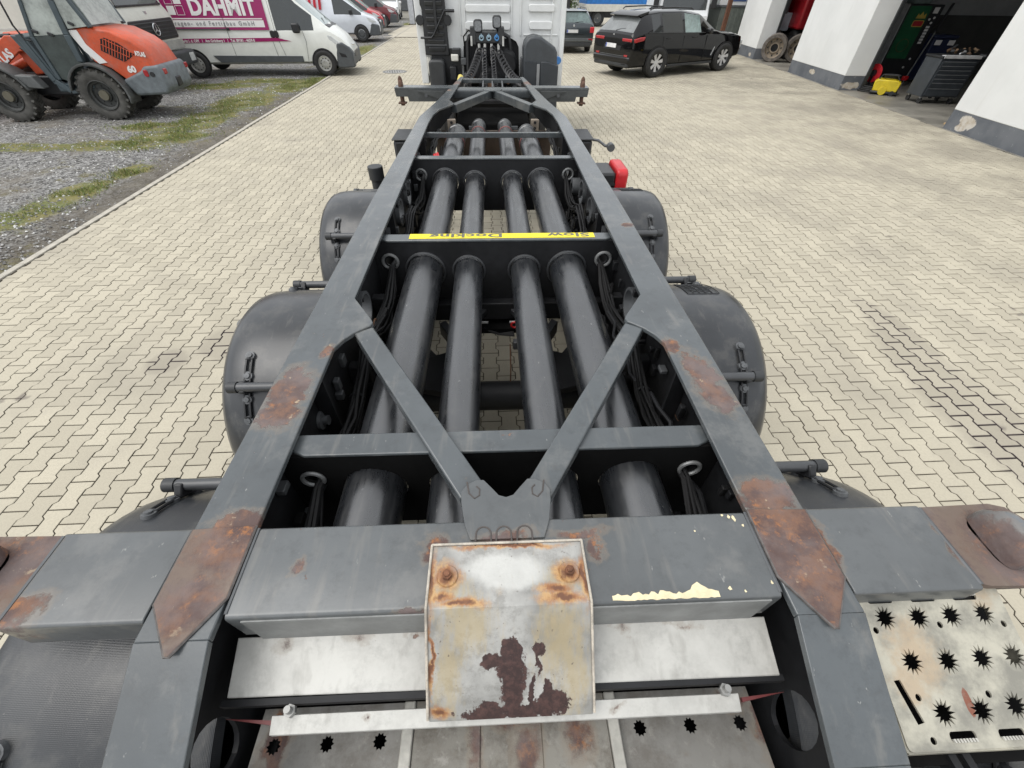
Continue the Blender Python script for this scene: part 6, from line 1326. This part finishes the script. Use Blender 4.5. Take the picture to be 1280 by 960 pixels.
def wheelsets():
    RT = mat('old_tyre', (.13, .115, .10), .9, var=.4, sc=9)
    first = None
    for (x, y, a, lab) in ((11.75, 21.1, -.55, 'dusty bare truck wheel, left of the pair in the far bay'), (12.62, 20.9, -.50, 'dusty truck wheel with holed disc, right of the pair in the far bay')):
        T = thing('truck_wheel', lab, 'wheel', (x, y, .46), a, 'loose truck wheels in the far bay')
        MB().lathe([(.33, -.25), (.44, -.26), (.46, -.2), (.46, -.02), (.42, 0), (.46, .02), (.46, .2), (.44, .26), (.33, .25)], (0, 0, 0), 'y', 32).build('tyre', RT, T)
        MB().lathe([(.34, -.25), (.33, -.1), (.30, -.06), (.22, -.05), (.17, -.10), (.13, -.10)], (0, 0, 0), 'y', 30).build('rim', mat('rim_beige', (.30, .25, .19), .7), T)
        for k in range(8): MB().cyl((.25*math.cos(k*.785), -.075, .25*math.sin(k*.785)), (.25*math.cos(k*.785), -.05, .25*math.sin(k*.785)), .03, 8).build('rim_hole', BLK, T)
        MB().lathe([(.001, .1), (.3, .1)], (0, 0, 0), 'y', 16).build('rim_shadow', BLK, T)
    x, y = 13.9, 22.4; T = thing('red_truck_cab', 'dark red truck with pale tank standing inside the far workshop bay', 'truck', (x, y, 0), R(84))
    RD = mat('truck_red', (.26, .01, .015), .3, spec=.5)
    MB().bx(-1.1, 1.1, -1.2, 1.2, 1.0, 3.2).build('cab', RD, T, bevel=.08); MB().bx(-1.2, 1.3, -.5, .5, .7, .95).build('chassis', BLK, T, bevel=.02)
    MB().bx(.3, .9, 1.2, 1.24, 1.9, 2.2).build('step_light', CHR, T, bevel=.02); MB().bx(-.2, 1.05, 1.15, 1.6, .9, 1.5).build('tank', mat('pale_tank', (.40, .44, .48), .5), T, bevel=.05)
    for xx in (.15, .45, .75): MB().bx(xx-.02, xx+.02, 1.60, 1.62, .9, 1.5).build('tank_bar', DIM, T)
    MB().bx(.2, 1.3, .9, 1.5, .72, .80).build('step_board', DIM, T, bevel=.01)
    for xx in (-.6, .8):
        for s in (-1, 1):
            w = MB().lathe(tyre(.5, .3), (0, 0, 0), 'y', 28).build('wheel', RUB, T); w.location = (xx, s*.95, .5); MB().lathe([(.02, .1*s), (.25, .1*s), (.3, .13*s)], (0, 0, 0), 'y', 20).build('rim', DIM, w)
    x, y = 12.0, 22.6; T = thing('grey_machine', 'tall grey machine frame inside the far bay left of the red truck', 'machine', (x, y, 0), WRZ)
    MB().bx(-.25, .5, -.2, .4, 0, 2.6).build('column', mat('machine_grey', (.12, .12, .115), .6, var=.4, sc=6), T, bevel=.02); MB().bx(-.4, .7, -.5, .5, .3, .5).build('table', DIM, T, bevel=.01)
    for i in range(5): MB().torus((.1, -.24, 1.0+.3*i), .09, .02, 'y', 14, 6).build('coil', DIM, T)
wheelsets()

# ------------------------------------------------------------------ far background
def background():
    T = thing('white_box_truck', 'white box truck body with dark rear frame behind the grey estate car', 'truck', (3.7, 37.5, 0))
    MB().bx(-3.2, 1.55, 0, 7, .75, 3.6).build('box_body', mat('box_white', (.68, .69, .69), .45, var=.05), T, bevel=.02); MB().bx(1.55, 1.75, -.05, .2, .1, 3.6).build('rear_frame', BLK, T, bevel=.01); MB().bx(-.25, -.18, -.03, -.001, .8, 3.6).build('door_bar', BLK, T); MB().bx(.55, .62, -.03, -.001, .8, 3.6).build('door_bar', DIM, T)
    MB().bx(-3.0, 1.5, .1, 6.8, .5, .75).build('chassis', BLK, T)
    for s in (-2.4, .9):
        w = MB().lathe(tyre(.48, .3), (0, 0, 0), 'x', 24).build('wheel', RUB, T); w.location = (s, 1.5, .48); MB().lathe([(.02, .1), (.28, .12)], (0, 0, 0), 'x', 16).build('rim', DIM, w)
    MB().cyl((1.9, -.6, .35), (2.15, -.6, .35), .35, 18).build('spare_wheel', RUB, T)
    T = thing('blue_curtain_truck', 'truck with bright blue tarpaulin side far behind the black SUV', 'truck', (8.9, 40, 0), .05)
    MB().bx(-1.9, 4.5, 0, 2.5, 1.25, 3.8).build('tarpaulin', mat('tarp_blue', (.02, .16, .48), .5), T, bevel=.03); MB().bx(-1.95, 4.5, -.02, 2.5, .85, 1.25).build('side_board', WHD, T, bevel=.01); MB().bx(-1.8, 4.4, .3, 2.2, .5, .85).build('chassis', BLK, T)
    for xx in (-.9, 3.2):
        w = MB().lathe(tyre(.48, .3), (0, 0, 0), 'y', 24).build('wheel', RUB, T); w.location = (xx, .3, .48); MB().lathe([(.02, -.1), (.28, -.12)], (0, 0, 0), 'y', 16).build('rim', DIM, w)
    T = thing('white_lorry', 'white lorry front with wide dark windscreen behind the black SUV', 'truck', (9.05, 25.2, 0), R(-100))
    MB().prism([(0, .35), (.02, 1.25), (-.15, 1.5), (-.3, 3.0), (-6, 3.1), (-6, .5)], -1.15, 1.15, fn=lambda p, q, h: (p, h, q)).build('body', mat('lorry_white', (.66, .68, .69), .35, var=.04), T, bevel=.05)
    MB().add([(-.11, -1.0, 1.45), (-.11, 1.0, 1.45), (-.29, .95, 2.8), (-.29, -.95, 2.8)], [(0, 1, 2, 3)]).build('windscreen', GLS, T); MB().bx(-.02, .03, -.9, .9, .45, .75).build('grille', BLK, T, bevel=.01)
    for s in (-1, 1): MB().bx(.0, .04, s*.95-.12, s*.95+.12, .5, .7).build('headlight', LMP, T, bevel=.01); MB().bx(-.2, -.05, s*1.3-.12, s*1.3+.12, 1.5, 2.1).build('mirror', BLK, T, bevel=.03)
    for xx in (-1.3, -4.6):
        for s in (-1, 1):
            w = MB().lathe(tyre(.45, .28), (0, 0, 0), 'y', 24).build('wheel', RUB, T); w.location = (xx, s*.98, .45); MB().lathe([(.02, s*.1), (.26, s*.12)], (0, 0, 0), 'y', 16).build('rim', DIM, w)
    T = thing('rusty_post', 'brown rusty steel post beside the white lorry', 'post', (10.45, 23.6, 0)); MB().bx(-.08, .08, -.08, .08, 0, 3.5).build('post', mat('post_rust', (.10, .04, .02), .8, var=.4), T, bevel=.01); MB().bx(-.15, .15, -.15, .15, 0, .03).build('foot_plate', RUST2, T)
    T = thing('grey_container', 'grey green container wall with blue white sign above, left of the far pier', 'container', (11.9, 25.6, 0), WRZ)
    c0 = MB().bx(-.9, 1.2, 0, 2.4, .05, 1.55).build('container_body', mat('container_grey', (.12, .135, .12), .6, var=.15), T, bevel=.02); MB().bx(-.95, 1.25, -.03, 2.4, 1.55, 1.62).build('top_rail', DIM, T)
    for i in range(9): MB().bx(-.8+.22*i, -.72+.22*i, -.03, 0, .15, 1.5).build('rib', c0.data.materials[0], c0)
    MB().bx(-.9, 1.2, .4, .45, 1.62, 2.6).build('sign_panel', FILM, T); MB().bx(-.5, .3, .385, .399, 1.75, 2.4).build('blue_sign', mat('sign_blue', (.05, .10, .25), .5), T)
    T = thing('gate_post', 'pale grey steel gate post at the kerb near the white minivan', 'post', (-5.75, 40.8, 0)); MB().bx(-.22, .16, -.15, .15, 0, 3.2).build('post', mat('post_pale', (.45, .47, .5), .5), T, bevel=.02); MB().bx(.2, .6, -.12, .2, 0, 3.2).build('post_cladding', mat('post_dark', (.06, .075, .095), .5), T, bevel=.02); MB().bx(-.3, .7, -.25, .3, 0, .04).build('foot', JNT, T)
    # hedge bush and low wall in the gap
    T = thing('hedge_bush', 'green leafy bush far behind between the white box truck and the blue truck', 'bush', (6.9, 47, 0))
    rg = random.Random(9); q = MB()
    for i in range(2600):
        c = Vector((rg.gauss(0, .9), rg.gauss(0, .6), abs(rg.gauss(1.3, .7)))); a, b_ = rg.random()*6.3, rg.uniform(-.8, .8); s = rg.uniform(.05, .10)
        u = Vector((math.cos(a), math.sin(a), b_)).normalized()*s; v = Vector((-math.sin(a), math.cos(a), rg.uniform(-.6, .6))).normalized()*s*.6
        q.add([c-u, c+v*.8, c+u, c-v*.8], [(0, 1, 2, 3)], rg.choice((0, 0, 1)))
    cr = q.build('crown', [mat('leaf_green', (.10, .17, .025), .7, var=.3), mat('leaf_dark', (.04, .08, .02), .7, var=.3)], T, smooth=0); 
    MB().tube([(0, 0, 0), (.05, 0, .8), (-.1, .1, 1.7)], [.09, .07, .03], 8).build('trunk', mat('bark', (.10, .08, .06), .9), T)
    for i in range(5): MB().tube([(0, 0, .5+.15*i), (math.cos(i*1.3)*.6, math.sin(i*1.3)*.4, 1.1+.2*i)], [.04, .015], 6).build('limb', MC['bark'], T)
    T = thing('low_wall', 'pale low concrete wall in front of the green bush', 'wall', (6.9, 43.8, 0)); MB().bx(-1.6, 1.6, -.1, .1, 0, .45).build('wall_body', mat('wall_concrete', (.45, .44, .41), .85), T, bevel=.01); MB().bx(-1.65, 1.65, -.14, .14, .45, .5).build('coping', WHD, T, bevel=.01)
    T = thing('far_hall', 'long pale industrial hall closing the yard far behind the parked vehicles', 'building', (0, 62, 0)); MB().bx(-45, 45, 0, 12, 0, 7).build('wall', mat('hall_pale', (.42, .43, .42), .8, var=.08, sc=.3), T); MB().bx(-45.5, 45.5, -.4, 12.4, 7, 7.4).build('roof', mat('hall_roof', (.18, .18, .18), .8), T)
    for i in range(9): MB().bx(-40+9*i, -36+9*i, -.06, -.001, 0, 4).build('door', DIM, T)
    for i in range(8): MB().bx(-35+9*i, -32+9*i, -.05, -.001, 4.6, 5.8).build('window', GLS, T)
background()
